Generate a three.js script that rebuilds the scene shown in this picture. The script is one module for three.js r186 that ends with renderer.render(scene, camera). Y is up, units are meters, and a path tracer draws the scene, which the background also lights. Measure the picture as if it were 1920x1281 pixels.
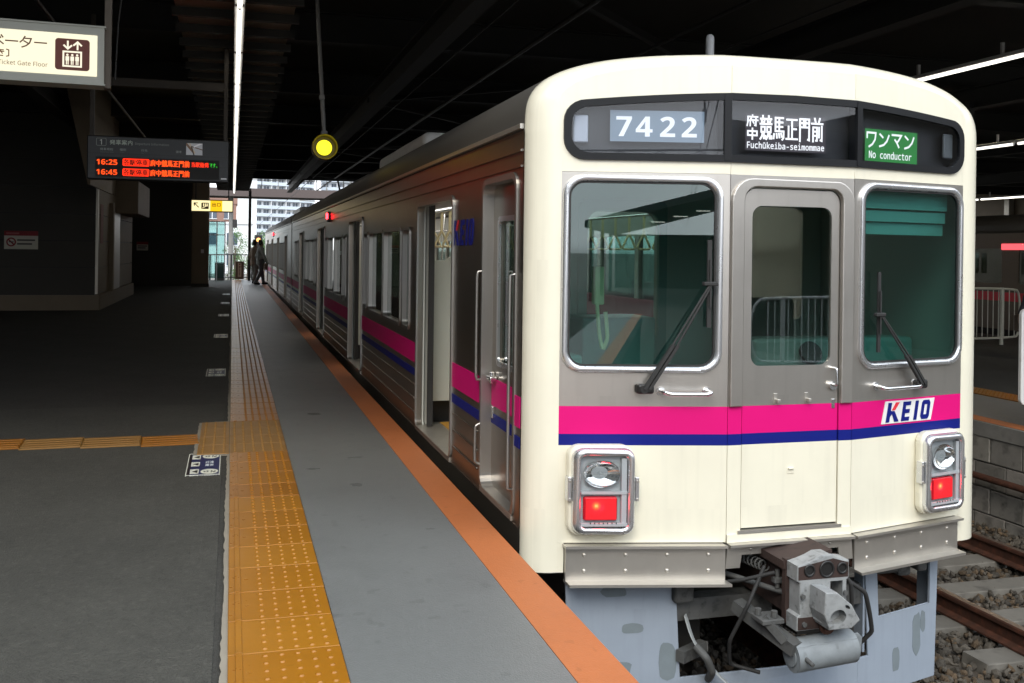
import * as THREE from 'three';
import { RoundedBoxGeometry } from 'three/addons/geometries/RoundedBoxGeometry.js';
import { mergeGeometries } from 'three/addons/utils/BufferGeometryUtils.js';
import { MarchingCubes } from 'three/addons/objects/MarchingCubes.js';
import { RectAreaLightUniformsLib } from 'three/addons/lights/RectAreaLightUniformsLib.js';

// ------------------------------------------------------------------ camera, sky, sun, exposure
const scene = new THREE.Scene();
const camera = new THREE.PerspectiveCamera(37.94, 1920 / 1281, 0.05, 3000);
camera.position.set(0, 1.44, 0);
camera.rotation.order = 'YXZ';
camera.rotation.set(0, -0.2743, 0.0129);
camera.setViewOffset(1920, 1281, 0, 169, 1920, 1281);
camera.updateProjectionMatrix();

const renderer = new THREE.WebGLRenderer();
renderer.toneMapping = THREE.LinearToneMapping;
renderer.toneMappingExposure = 3.1;
renderer.shadowMap.enabled = true;
renderer.shadowMap.type = THREE.PCFSoftShadowMap;

// overcast sky: soft cloud layers, a little bluer overhead, hazy white towards the horizon
{
  const w = 512, h = 256, d = new Float32Array(w * h * 4);
  const wave = (x, y) => 0.5 + 0.5 * Math.sin(x * 1.7 + Math.sin(y * 2.3 + x * 0.9) * 1.4) * Math.cos(y * 2.9 - Math.sin(x * 1.3) * 1.1);
  for (let j = 0; j < h; j++) for (let i = 0; i < w; i++) {
    const el = (j / (h - 1) - 0.5) * Math.PI, az = i / w * Math.PI * 2;
    const up = Math.max(0, Math.sin(el)), cx = Math.cos(az) * Math.cos(el), cz = Math.sin(az) * Math.cos(el);
    const n = 0.55 * wave(cx * 3 + 5, cz * 3 + up * 4) + 0.3 * wave(cx * 8, cz * 8 + up * 9 + 2) + 0.15 * wave(cx * 19, cz * 19 + up * 22);
    const b = 0.92 + 0.3 * (n - 0.5), t = up * 0.25 + 0.12 * (1 - n);
    const o = (j * w + i) * 4;
    const g = el < 0 ? 0.28 : 1;
    d[o] = b * (1 - 0.55 * t) * g; d[o + 1] = b * (1 - 0.22 * t) * g; d[o + 2] = b * (1.02 + 0.08 * t) * g; d[o + 3] = 1;
  }
  const sky = new THREE.DataTexture(d, w, h, THREE.RGBAFormat, THREE.FloatType);
  sky.mapping = THREE.EquirectangularReflectionMapping;
  sky.magFilter = sky.minFilter = THREE.LinearFilter; sky.needsUpdate = true;
  scene.background = sky; scene.environment = sky;
  scene.backgroundIntensity = 1.0; scene.environmentIntensity = 1.0;
}
const sun = new THREE.DirectionalLight(0xfff4e2, 0.6);   // a thin overcast: very large soft sun behind the viewer's left shoulder
sun.position.set(-14, 34, 30); sun.target.position.set(3, 0, -5);
sun.castShadow = true; sun.shadow.radius = 45;
Object.assign(sun.shadow.camera, { left: -40, right: 40, top: 60, bottom: -40, near: 1, far: 150 });
scene.add(sun, sun.target);
RectAreaLightUniformsLib.init();

// ------------------------------------------------------------------ helpers
let seed = 20240611;
const rnd = () => { seed = (seed * 1664525 + 1013904223) >>> 0; return seed / 4294967296; };
const rr = (a, b) => a + (b - a) * rnd();
const taken = new Map();
const numbered = (n) => { const k = taken.get(n) || 0; taken.set(n, k + 1); return k ? `${n}_${String(k).padStart(3, '0')}` : n; };
function clean(g) { const q = g.index ? g.toNonIndexed() : g; for (const k of Object.keys(q.attributes)) if (!['position', 'normal', 'uv'].includes(k)) q.deleteAttribute(k); q.clearGroups?.(); q.groups = []; if (!q.attributes.uv) q.setAttribute('uv', new THREE.BufferAttribute(new Float32Array(q.attributes.position.count * 2), 2)); return q; }
const join = (gs) => (Array.isArray(gs) ? (gs.length === 1 ? clean(gs[0]) : mergeGeometries(gs.map(clean))) : gs);
function mesh(name, geo, mat, parent) {
  const m = new THREE.Mesh(join(geo), mat);
  m.name = parent ? name : numbered(name); m.castShadow = m.receiveShadow = true;
  (parent || scene).add(m); return m;
}
function tag(o, label, category, group) { o.userData.label = label; o.userData.category = category; if (group) o.userData.group = group; return o; }
function struct(o) { o.userData.kind = 'structure'; return o; }
function thing(name, label, category, [x, y, z] = [0, 0, 0], turn = 0, group) {
  const o = new THREE.Group(); o.name = numbered(name); o.position.set(x, y, z); o.rotation.y = turn; scene.add(o);
  return tag(o, label, category, group);
}
const B = (w, h, d, x = 0, y = 0, z = 0) => new THREE.BoxGeometry(w, h, d).translate(x, y, z);
const BB = (x0, x1, y0, y1, z0, z1) => B(x1 - x0, y1 - y0, z1 - z0, (x0 + x1) / 2, (y0 + y1) / 2, (z0 + z1) / 2);
const RB = (w, h, d, r, x = 0, y = 0, z = 0, s = 2) => new RoundedBoxGeometry(w, h, d, s, r).translate(x, y, z);
const V = (x, y, z) => new THREE.Vector3(x, y, z);
function rod(a, b, r0, r1 = r0, n = 8) {
  const d = b.clone().sub(a), g = new THREE.CylinderGeometry(r1, r0, d.length(), n);
  g.applyQuaternion(new THREE.Quaternion().setFromUnitVectors(V(0, 1, 0), d.clone().normalize()));
  return g.translate((a.x + b.x) / 2, (a.y + b.y) / 2, (a.z + b.z) / 2);
}
const pipe = (pts, r, seg = 24, n = 8, closed = false) => new THREE.TubeGeometry(new THREE.CatmullRomCurve3(pts, closed, 'catmullrom', 0.15), seg, r, n, closed);
function bar(a, b, w, h) { // rectangular bar from a to b
  const d = b.clone().sub(a), g = new THREE.BoxGeometry(w, h, d.length());
  g.applyMatrix4(new THREE.Matrix4().lookAt(a, b, Math.abs(d.y) > 0.99 * d.length() ? V(1, 0, 0) : V(0, 1, 0)));
  return g.translate((a.x + b.x) / 2, (a.y + b.y) / 2, (a.z + b.z) / 2);
}
function rrect(x0, x1, y0, y1, r, Kind = THREE.Shape, n = 6) {
  const o = []; r = Math.min(r, (x1 - x0) / 2 - 1e-4, (y1 - y0) / 2 - 1e-4);
  [[x1 - r, y0 + r, -0.5], [x1 - r, y1 - r, 0], [x0 + r, y1 - r, 0.5], [x0 + r, y0 + r, 1]].forEach(([cx, cy, q]) => { for (let k = 0; k <= n; k++) { const a = (q + k / n * 0.5) * Math.PI; o.push(new THREE.Vector2(cx + r * Math.cos(a), cy + r * Math.sin(a))); } });
  return new Kind(o);
}
const hole = (...a) => rrect(...a, THREE.Path);
const poly = (pts) => new THREE.Shape(pts.map(([x, y]) => new THREE.Vector2(x, y)));
const ext = (shape, depth, z = 0, bevel = 0, curve = 8) => new THREE.ExtrudeGeometry(shape, { depth: depth - 2 * bevel, bevelEnabled: bevel > 0, bevelThickness: bevel, bevelSize: bevel, bevelOffset: -bevel, bevelSegments: 2, curveSegments: curve }).translate(0, 0, z + bevel);
function uvm(g, k = 1, ox = 0, oy = 0) { // uv in metres, box projected
  const p = g.attributes.position, n = g.attributes.normal, uv = new Float32Array(p.count * 2);
  for (let i = 0; i < p.count; i++) {
    const ax = Math.abs(n.getX(i)), ay = Math.abs(n.getY(i)), az = Math.abs(n.getZ(i));
    const [a, b] = ay >= ax && ay >= az ? [p.getX(i), p.getZ(i)] : ax >= az ? [p.getZ(i), p.getY(i)] : [p.getX(i), p.getY(i)];
    uv[i * 2] = (a + ox) * k; uv[i * 2 + 1] = (b + oy) * k;
  }
  g.setAttribute('uv', new THREE.BufferAttribute(uv, 2)); return g;
}
const U = (g, k) => uvm(join(g), k);

// ------------------------------------------------------------------ procedural textures
const lattice = Array.from({ length: 65536 }, () => rnd());
function vnoise(x, y, per) { // tileable value noise
  const i = Math.floor(x), j = Math.floor(y), f = x - i, g = y - j, s = (t) => t * t * (3 - 2 * t), m = (a) => ((a % per) + per) % per;
  const at = (a, b) => lattice[(m(a) * 257 + m(b) * 1031 + per * 7) & 65535];
  const u = s(f), v = s(g);
  return (at(i, j) * (1 - u) + at(i + 1, j) * u) * (1 - v) + (at(i, j + 1) * (1 - u) + at(i + 1, j + 1) * u) * v;
}
function fbm(u, v, base, oct, gain = 0.55) { let s = 0, a = 1, t = 0; for (let k = 0; k < oct; k++) { const p = base << k; s += a * vnoise(u * p, v * p, p); t += a; a *= gain; } return s / t; }
function tex(n, fn, srgb = false) {
  const d = new Uint8Array(n * n * 4);
  for (let j = 0; j < n; j++) for (let i = 0; i < n; i++) {
    const c = fn(i / n, j / n), o = (j * n + i) * 4, q = Array.isArray(c) ? c : [c, c, c];
    for (let k = 0; k < 3; k++) d[o + k] = Math.max(0, Math.min(255, q[k] * 255)); d[o + 3] = 255;
  }
  const t = new THREE.DataTexture(d, n, n); t.wrapS = t.wrapT = THREE.RepeatWrapping; t.magFilter = t.minFilter = THREE.LinearFilter;
  if (srgb) t.colorSpace = THREE.SRGBColorSpace; t.needsUpdate = true; return t;
}
const rep = (t, k) => { const c = t.clone(); c.repeat.set(k, k); c.needsUpdate = true; return c; };
const T = {
  asphalt: tex(512, (u, v) => { const c = 0.72 + 0.28 * fbm(u, v, 4, 4), g = fbm(u, v, 64, 3, 0.8), s = g > 0.66 ? 0.25 : g < 0.34 ? -0.2 : 0; return c + s * 0.7 - 0.1; }),
  asphaltBump: tex(512, (u, v) => 0.5 * fbm(u, v, 96, 2, 0.8) + 0.5 * vnoise(u * 192, v * 192, 192)),
  stain: tex(512, (u, v) => { const a = fbm(u, v, 3, 5), b = fbm(u + 0.37, v + 0.11, 7, 4), sp = fbm(u, v, 40, 2); return 0.8 + 0.2 * a - 0.35 * Math.max(0, b - 0.55) - (sp > 0.82 ? 0.12 : 0) + 0.05 * vnoise(u * 128, v * 128, 128); }),
  grain: tex(256, (u, v) => 0.85 + 0.15 * fbm(u, v, 8, 5, 0.7)),
  brushed: tex(256, (u, v) => 0.86 + 0.14 * (0.5 * vnoise(u * 6, v * 128, 128) + 0.5 * fbm(u, v, 4, 3))),
  patch: tex(256, (u, v) => 0.78 + 0.22 * fbm(u, v, 3, 5, 0.6)),
  block: tex(512, (u, v) => { const a = fbm(u, v, 5, 5, 0.65), st = fbm(u * 1, v * 1 + 0.3, 9, 3); return 0.55 + 0.45 * a - (st > 0.6 ? (st - 0.6) * 1.6 : 0); }),
  rust: tex(256, (u, v) => { const a = fbm(u, v, 6, 5, 0.7); return [0.30 + 0.5 * a, 0.20 + 0.28 * a, 0.15 + 0.2 * a]; }, true),
  streak: tex(512, (u, v) => { const a = vnoise(u * 64, v * 4, 64), b = vnoise(u * 23, v * 2, 64), c = fbm(u, v, 5, 5, 0.6); return 0.9 + 0.1 * c - 0.09 * Math.max(0, a - 0.62) - 0.1 * Math.max(0, b - 0.6); }),
  leaf: tex(256, (u, v) => 0.5 + 0.5 * fbm(u, v, 8, 4)),
};
const lin = (r, g, b) => new THREE.Color().setRGB(r, g, b);
function std(color, rough = 0.6, o = {}) { return new THREE.MeshStandardMaterial({ color: Array.isArray(color) ? lin(...color) : lin(color, color, color), roughness: rough, ...o }); }
function phys(color, rough = 0.6, o = {}) { return new THREE.MeshPhysicalMaterial({ color: Array.isArray(color) ? lin(...color) : lin(color, color, color), roughness: rough, ...o }); }
const glow = (r, g, b, k = 1, base = 0.05) => std(base, 0.5, { emissive: lin(r, g, b), emissiveIntensity: k });
const M = {
  asphalt: std([0.052, 0.05, 0.043], 0.85, { map: rep(T.asphalt, 0.7), bumpMap: rep(T.asphaltBump, 1.2), bumpScale: 0.006 }),
  walk: std([0.158, 0.164, 0.16], 0.45, { map: rep(T.stain, 0.33), roughnessMap: rep(T.grain, 0.7), bumpMap: rep(T.asphaltBump, 1.6), bumpScale: 0.0012 }),
  orange: std([0.46, 0.145, 0.046], 0.55, { map: rep(T.stain, 0.45), bumpMap: rep(T.asphaltBump, 1.6), bumpScale: 0.001 }),
  tileA: std([0.34, 0.135, 0.010], 0.31, { map: rep(T.stain, 0.8) }),
  tileB: std([0.36, 0.148, 0.012], 0.32, { map: rep(T.stain, 0.9) }),
  tileC: std([0.31, 0.12, 0.010], 0.31, { map: rep(T.stain, 1.1) }),
  tileOld: std([0.28, 0.145, 0.036], 0.45, { map: rep(T.stain, 0.9) }),
  mortar: std([0.27, 0.24, 0.19], 0.9, { map: rep(T.stain, 1.3) }),
  concrete: std([0.26, 0.255, 0.24], 0.9, { map: rep(T.block, 0.6) }),
  block: [[0.27, 0.26, 0.24], [0.33, 0.31, 0.285], [0.23, 0.22, 0.2], [0.36, 0.345, 0.31]].map((c) => std(c, 0.92, { map: rep(T.block, 1.1), bumpMap: rep(T.block, 2.2), bumpScale: 0.006 })),
  sleeper: std([0.2, 0.188, 0.165], 0.9, { map: rep(T.block, 0.9) }),
  rust: std(0.24, 0.8, { map: rep(T.rust, 2.5) }),
  railTop: std([0.33, 0.25, 0.2], 0.35, { metalness: 0.8, map: rep(T.grain, 2) }),
  soil: std([0.09, 0.075, 0.06], 0.95, { map: rep(T.block, 0.8) }),
  ground: std([0.16, 0.15, 0.13], 0.95, { map: rep(T.asphalt, 0.2) }),
  cream: phys([0.8, 0.765, 0.625], 0.34, { clearcoat: 0.4, clearcoatRoughness: 0.2, roughnessMap: rep(T.grain, 1), map: rep(T.streak, 0.8) }),
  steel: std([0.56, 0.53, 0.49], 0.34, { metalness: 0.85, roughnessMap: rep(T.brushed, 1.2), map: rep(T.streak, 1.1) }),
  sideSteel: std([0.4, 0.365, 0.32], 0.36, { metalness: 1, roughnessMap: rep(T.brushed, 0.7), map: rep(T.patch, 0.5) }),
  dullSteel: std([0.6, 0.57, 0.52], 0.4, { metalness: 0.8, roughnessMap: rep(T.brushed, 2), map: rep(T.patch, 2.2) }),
  jamb: std([0.42, 0.41, 0.39], 0.4, { metalness: 0.9, roughnessMap: rep(T.brushed, 1) }),
  chrome: std([0.8, 0.8, 0.8], 0.22, { metalness: 1, roughnessMap: rep(T.grain, 0.5) }),
  alu: std([0.74, 0.75, 0.77], 0.3, { metalness: 0.9, roughnessMap: rep(T.grain, 0.5) }),
  pink: phys([0.64, 0.004, 0.165], 0.5, { specularIntensity: 0.35, clearcoat: 0.1, clearcoatRoughness: 0.3 }),
  blue: phys([0.006, 0.012, 0.17], 0.5, { specularIntensity: 0.3, clearcoat: 0.1, clearcoatRoughness: 0.3 }),
  red: std([0.72, 0.03, 0.05], 0.4), white: std([0.8, 0.8, 0.79], 0.5, { map: rep(T.grain, 2) }),
  black: std(0.012, 0.45), rubber: std(0.02, 0.7), darkPaint: std(0.03, 0.5, { map: rep(T.patch, 1.5) }),
  frameBlack: phys([0.014, 0.015, 0.017], 0.4, { specularIntensity: 0.35, roughnessMap: rep(T.grain, 4) }),
  plow: std([0.29, 0.34, 0.41], 0.55, { map: rep(T.streak, 1.4) }), plowPatch: std([0.19, 0.23, 0.255], 0.65, { map: rep(T.patch, 4) }),
  under: std([0.028, 0.026, 0.023], 0.8, { map: rep(T.patch, 2) }), underGrey: std([0.1, 0.102, 0.1], 0.7, { map: rep(T.block, 3) }),
  brownPaint: std([0.045, 0.024, 0.019], 0.75, { map: rep(T.block, 3) }), couplerGrey: std([0.33, 0.345, 0.35], 0.55, { map: rep(T.block, 4) }),
  glassFront: phys([0.58, 0.76, 0.74], 0, { transmission: 1, ior: 1.68 }), glassDoor: phys([0.72, 0.76, 0.74], 0, { transmission: 1, ior: 1.6 }),
  glassBand: phys([0.9, 0.92, 0.95], 0, { transmission: 1, ior: 1.5, specularIntensity: 0.6 }), glassSide: phys([0.42, 0.5, 0.47], 0, { transmission: 1, ior: 1.5 }),
  glassClear: phys([0.95, 0.96, 0.96], 0, { transmission: 1, ior: 1.5 }), glassGreen: phys([0.6, 0.78, 0.76], 0.05, { transmission: 1, ior: 1.5 }),
  inner: std([0.5, 0.52, 0.48], 0.5), innerTeal: std([0.22, 0.36, 0.33], 0.55), cabDesk: std([0.18, 0.3, 0.28], 0.5), floorYellow: std([0.52, 0.27, 0.04], 0.6, { map: rep(T.stain, 1.2) }), floorGrey: std([0.2, 0.2, 0.18], 0.6),
  seat: std([0.28, 0.06, 0.09], 0.9, { map: rep(T.grain, 8) }), strap: std([0.75, 0.66, 0.4], 0.45),
  roofSteel: std([0.085, 0.08, 0.072], 0.6, { map: rep(T.patch, 0.7) }), roofUnit: std([0.4, 0.41, 0.42], 0.5, { map: rep(T.grain, 0.8) }),
  beam: std([0.03, 0.03, 0.028], 0.7, { map: rep(T.patch, 0.5) }), deck: std([0.045, 0.043, 0.037], 0.8, { map: rep(T.patch, 0.3) }),
  panelCeil: std([0.42, 0.34, 0.26], 0.34, { metalness: 0.75, map: rep(T.patch, 0.8) }),
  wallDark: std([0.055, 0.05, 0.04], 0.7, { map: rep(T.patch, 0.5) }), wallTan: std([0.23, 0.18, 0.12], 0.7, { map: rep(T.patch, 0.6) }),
  edgeMetal: std([0.5, 0.47, 0.4], 0.4, { metalness: 0.6 }), fence: std([0.62, 0.6, 0.5], 0.45, { map: rep(T.grain, 3) }), fenceWhite: std([0.72, 0.74, 0.75], 0.45),
  wire: std(0.03, 0.6), greyPole: std([0.25, 0.25, 0.24], 0.6, { map: rep(T.patch, 1) }),
};
for (const t of ['tileA', 'tileB', 'tileC', 'tileOld']) { M[t].roughnessMap = rep(T.grain, 2); }

// ------------------------------------------------------------------ stroke lettering for Japanese signs (flat print on canvases)
const HORSE = '2,0.5 8.5,0.5;2,0.5 2,6.2;5.2,0.5 5.2,6.2;2,2.4 8,2.4;2,4.3 8,4.3;2,6.2 9,6.2 9,9 8,9.7;0.8,7.5 0.5,9.3;3,7.4 3.3,9;5,7.3 5.5,8.8;6.8,7.2 7.5,8.5';
const G = {
  府: '5,0 5,1.5;1,1.5 9.5,1.5;1,1.5 1,6 0.3,9.5;3.8,2.8 2.5,5;3,4.5 3,9.5;4.5,4.5 9.7,4.5;8,3 8,9.3 7,9;5.5,6 6.3,7.2',
  中: '5,0 5,10;1,2.5 9,2.5 9,6.5 1,6.5 1,2.5', 馬: HORSE,
  競: '2.3,0 2.3,1;0.5,1.2 4.5,1.2;1.3,1.8 1.8,3;3.7,1.8 3.2,3;0.2,3.4 4.7,3.4;1,4.6 4,4.6 4,6.8 1,6.8 1,4.6;2,6.8 1.7,8.5 0.3,9.8;3.2,6.8 3.2,9.5 4.8,9.5 4.8,8.5;7.3,0 7.3,1;5.5,1.2 9.5,1.2;6.3,1.8 6.8,3;8.7,1.8 8.2,3;5.2,3.4 9.7,3.4;6,4.6 9,4.6 9,6.8 6,6.8 6,4.6;7,6.8 6.7,8.5 5.3,9.8;8.2,6.8 8.2,9.5 9.8,9.5 9.8,8.5',
  正: '0.8,1 9.2,1;5.2,1 5.2,9.3;5.2,5 8.7,5;2.2,4 2.2,9.3;0.3,9.3 9.7,9.3',
  門: '1,0.5 1,10;1,0.5 4.3,0.5 4.3,4 1,4;1,2.2 4.3,2.2;5.7,0.5 9,0.5 9,9.5 8,9.3;5.7,0.5 5.7,4 9,4;5.7,2.2 9,2.2',
  前: '2.8,0 3.6,1.6;7.2,0 6.4,1.6;0.3,2.2 9.7,2.2;1.4,9.9 1.4,3.8 4.8,3.8 4.8,9.5 4,9.5;1.4,5.6 4.8,5.6;1.4,7.4 4.8,7.4;6.6,3.8 6.6,8;9,3.3 9,9.5 8,9.3',
  各: '3.8,0 1,3;2.8,1.3 8,1.3 5,4 0.3,6;3,2 6,4.3 9.7,5.8;2.4,6.2 7.6,6.2 7.6,9.6 2.4,9.6 2.4,6.2',
  駅: '0.8,0.7 4.6,0.7;0.8,0.7 0.8,5.4;2.7,0.7 2.7,5.4;0.8,2.3 4.4,2.3;0.8,3.8 4.4,3.8;0.8,5.4 4.8,5.4 4.8,9 4,9.5;0.5,6.8 0.3,9;1.8,6.8 2,8.5;3.1,6.8 3.4,8.2;6,0.8 9.2,0.8 9.2,4 6,4;6,0.8 6,6 5.2,9.7;7.3,4 8,7 9.8,9.7',
  停: '2.3,0 0.3,4;1.5,3 1.5,10;6.3,0 6.3,1.2;3,1.4 9.8,1.4;4.2,2.6 8.6,2.6 8.6,4.4 4.2,4.4 4.2,2.6;3,7 3,5.5 9.8,5.5 9.8,7;4.5,6.9 8.5,6.9;6.5,6.9 6.5,9.6 5.5,9.6',
  車: '1,1 9,1;5,0 5,10;2,2.6 8,2.6 8,6.4 2,6.4 2,2.6;2,4.5 8,4.5;0.3,7.9 9.7,7.9',
  当: '5,0 5,3.5;2,0.8 3,2.5;8,0.8 7,2.5;1.5,3.9 8.5,3.9 8.5,9.5;2,6.5 8.5,6.5;1.3,9.3 8.5,9.3',
  始: '2.3,0 0.8,6 4,9.5;0.3,2.8 4.3,2.8 3,7 0.4,9.8;7,0.3 5.3,3.8 9.2,3.6;8.2,2.3 9.7,4.6;5.6,5.6 9.2,5.6 9.2,9.5 5.6,9.5 5.6,5.6',
  発: '1,1.5 4,1.5 0.3,4.8;1.5,2.8 2.5,3.6;5.5,0.3 6.5,2.5 9.7,4.8;8.5,0.7 7,2.2;9.3,2 7.7,3.2;2.5,4.4 7.5,4.4;1,6.4 9,6.4;3.8,4.4 3.6,7 1,9.7;6.2,4.4 6.2,9.3 9.3,9.3 9.3,8',
  で: '0.8,1.5 9,1.2 5.5,3.5 4.5,6 6,8.8 8.3,9.3;7,4 7.8,5.2;8.4,3.4 9.2,4.6', す: '0.5,2.2 9.5,2.2;5.8,0 5.8,6 4.2,7 3,5.8 4.2,4.6 5.8,5.4 5.4,8 3,10', '。': '1,8 2.4,8 2.4,9.5 1,9.5 1,8',
  案: '5,0 5,1;1,2.4 1,1 9,1 9,2.4;0.8,3.4 9.2,3.4;4.6,1.8 3,4.8 7.5,5.6;6.8,3.4 5,5.2 1.5,5.8;0.4,6.8 9.6,6.8;5,5.8 5,10;4.6,7 0.5,9.6;5.4,7 9.5,9.6',
  内: '1.2,10 1.2,2.4 8.8,2.4 8.8,9.6 7.8,9.6;5,0.2 5,3 2.2,7;5,3.6 7.6,7',
  行: '2.8,0.3 0.5,3;3,3 0.3,6.2;1.9,5 1.9,10;5,1.2 9.2,1.2;4.3,4 9.8,4;7.5,4 7.5,9.5 6.3,9.5', 先: '2.5,1 1.5,3.2;2.2,2 8.6,2;5,0 5,4.8;0.4,4.8 9.6,4.8;3.6,4.8 3.2,8 0.6,9.8;6.3,4.8 6.3,9.2 9.4,9.2 9.4,7.8',
  時: '0.8,1.2 3.4,1.2 3.4,8 0.8,8 0.8,1.2;0.8,4.5 3.4,4.5;6.8,0 6.8,3.6;4.5,1.7 9.3,1.7;4,3.6 9.8,3.6;4,5.8 9.8,5.8;8.2,4 8.2,9.5 7,9.5;5.3,7 6.2,8.2', 刻: '3,0 3,1.5;0.3,1.8 5.6,1.8;2.5,2 1.2,4 3.6,4 0.6,7;4.6,5 0.3,9.6;3.2,7 5.2,9.5;7,1.4 7,7;9.2,0.3 9.2,9.5 8.2,9.5',
  種: '3.6,0.4 0.8,1.6;0.3,3.2 4.2,3.2;2.3,1.2 2.3,10;2.2,3.6 0.3,7;9,0.4 5,1.2;4.6,2.4 9.8,2.4;7.2,1 7.2,9.5;5.2,3.6 9.2,3.6 9.2,6.2 5.2,6.2 5.2,3.6;5,7.8 9.4,7.8;4.5,9.6 9.9,9.6', 別: '0.8,0.6 4.8,0.6 4.8,3.6 0.8,3.6 0.8,0.6;0.4,5.2 5.2,5.2 4.8,9.6 3.8,9.4;2.5,3.8 2.3,6.5 0.4,9.8;7,1.4 7,7;9.2,0.3 9.2,9.5 8.2,9.5',
  備: '2.3,0 0.3,4;1.5,3 1.5,10;3.2,1.6 9.8,1.6;5,0.2 5,2.8;7.8,0.2 7.8,2.8;3.6,3.4 9.6,3.4;4,3.4 3.8,7 2.9,9.6;4.8,5 9.2,5 9.2,9.6;4.8,5 4.8,9.6;7,5 7,9.8;4.8,7.2 9.2,7.2', 考: '4.6,0 4.6,4;1,1.8 7.5,1.8;0.3,4 9.7,4;8.8,0.6 0.6,7.5;4,5.4 3.6,7.2 8,7.2 7.6,9.6 6,9.6;4.4,5.4 8,5.2',
  出: '5,0 5,9.5;1.4,1.6 1.4,4.6 8.6,4.6 8.6,1.6;0.5,6 0.5,9.5 9.5,9.5 9.5,6', 口: '1.2,1.4 8.8,1.4 8.8,9 1.2,9 1.2,1.4',
  ワ: '1,4 1,1 9,1 8.4,5 6,8 3,9.6', フ: '0.8,1 9,1 8.4,5 6,8 2.6,9.6', ン: '1,1.5 3.5,3.2;0.8,9 4.5,8 7.5,5.5 9.3,2', マ: '0.5,1.2 9.2,1.2 7,4 5,6;3.2,4.3 5,6 6.8,8.6',
  ベ: '0.2,5.5 3.2,2.5 9.6,8;6.5,1.2 7.6,2.8;8.2,.6 9.3,2.2', ー: '0.6,5 9.4,5', タ: '4,0.5 2.5,3.5 0.5,5.5;3.2,2 8.8,2 7.5,6 5,8.4 2,9.8;3.5,4.4 6.8,6.4', ゆ: '1,1.5 0.8,7 1.5,4.5 4,2.2 7.5,2 9,4.2 8,6.8 5.5,7.2 4.4,6;6,0.4 6.2,6.5 4,9.6', き: '1.5,1.8 8.2,1.4;1.2,4 8.8,3.5;3.6,0 7.2,6.2;2,6.6 2.8,9 7.6,9.2', '〕': '0.5,0.3 3,1 3,9 0.5,9.7',
  乗: '7.5,0.3 2.5,1;1,2 9,2;0.3,4.6 9.7,4.6;1,3.2 9,3.2;3.3,2 3.3,6;6.7,2 6.7,6;5,.8 5,10;4.8,6 .6,9.4;5.2,6 9.4,9.4', 位: '2.3,0 0.3,4;1.5,3 1.5,10;6.3,0.3 6.3,2;3.4,2.4 9.6,2.4;4.6,4 5.2,8;8.4,3.6 7.4,9;3,9.4 9.8,9.4', 置: '1,0.4 9,0.4 9,2.6 1,2.6 1,0.4;3.7,.4 3.7,2.6;6.3,.4 6.3,2.6;1,4 9.4,4;5.2,2.8 5,5;3,5 8,5 8,8.4 3,8.4 3,5;3,6.7 8,6.7;1.2,5 1.2,9.6 9.6,9.6', 両: '0.6,1 9.4,1;5,1 5,7;1.2,9.8 1.2,3.2 8.8,3.2 8.8,9.6;3,4.6 3,7.2 7,7.2 7,4.6',
};
function kana(c, str, x, y, w, h, gap, lw, color) {
  c.strokeStyle = color; c.lineWidth = lw; c.lineCap = 'square'; c.lineJoin = 'miter';
  for (const ch of str) {
    const g = G[ch];
    if (g) for (const st of g.split(';')) { c.beginPath(); st.trim().split(' ').forEach((p, i) => { const [a, b] = p.split(',').map(Number); c[i ? 'lineTo' : 'moveTo'](x + a / 10 * w, y + b / 10 * h); }); c.stroke(); }
    x += w + gap;
  }
  return x;
}
function canvas(w, h, draw) { const k = document.createElement('canvas'); k.width = w; k.height = h; draw(k.getContext('2d'), w, h); const t = new THREE.CanvasTexture(k); t.colorSpace = THREE.SRGBColorSpace; return t; }
function txt(c, s, x, y, size, color, o = {}) { c.fillStyle = color; c.font = `${o.bold ? 'bold ' : ''}${size}px ${o.font || 'sans-serif'}`; c.textAlign = o.align || 'left'; c.textBaseline = 'alphabetic'; c.save(); c.translate(x, y); if (o.sx) c.scale(o.sx, 1); c.fillText(s, 0, 0); c.restore(); }
function rfill(c, x, y, w, h, r, color) { c.fillStyle = color; c.beginPath(); c.roundRect(x, y, w, h, r); c.fill(); }
const printed = (t, rough = 0.5, o = {}) => new THREE.MeshStandardMaterial({ map: t, roughness: rough, ...o });
const lit = (t, k, o = {}) => new THREE.MeshStandardMaterial({ color: lin(0.02, 0.02, 0.02), emissive: lin(1, 1, 1), emissiveMap: t, emissiveIntensity: k, roughness: 0.6, ...o });
// ------------------------------------------------------------------ setting: ground, track beds, platforms
const ROOF_FROM = 4.3, ROOF_TO = 45.5, RAIL = -1.1, BED = -1.25;
const flat = (x0, x1, y, z0, z1, t = 0.004) => BB(x0, x1, y - t, y, -z1, -z0);    // x range, top, near and far distance
struct(mesh('ground', U(new THREE.PlaneGeometry(5000, 5000).rotateX(-Math.PI / 2).translate(0, -1.36, 0)), M.ground));
struct(mesh('track_bed', U(BB(1.0, 7.6, -1.355, BED - 0.085, -90, 60)), M.soil));
const platform = struct(mesh('platform', U(BB(-16, 1.29, -1.35, -0.004, -46.2, 14)), M.asphalt));
const slabEdge = mesh('platform_edge', U([BB(1.05, 1.325, -0.2, -0.0045, -46.2, 14)]), M.concrete, platform);
struct(mesh('platform_surface', U(flat(-16, -0.05, 0, -14, 9.55)), std([0.066, 0.064, 0.054], 0.85, { map: rep(T.asphalt, 0.6), bumpMap: rep(T.asphaltBump, 1.2), bumpScale: 0.007 })));
struct(mesh('platform_walkway', U(flat(0.3965, 1.128, 0.001, -14, 46.15)), M.walk));
struct(mesh('platform_edge_stripe', U(flat(1.13, 1.3275, 0.002, -14, 46.15)), M.orange));
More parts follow.
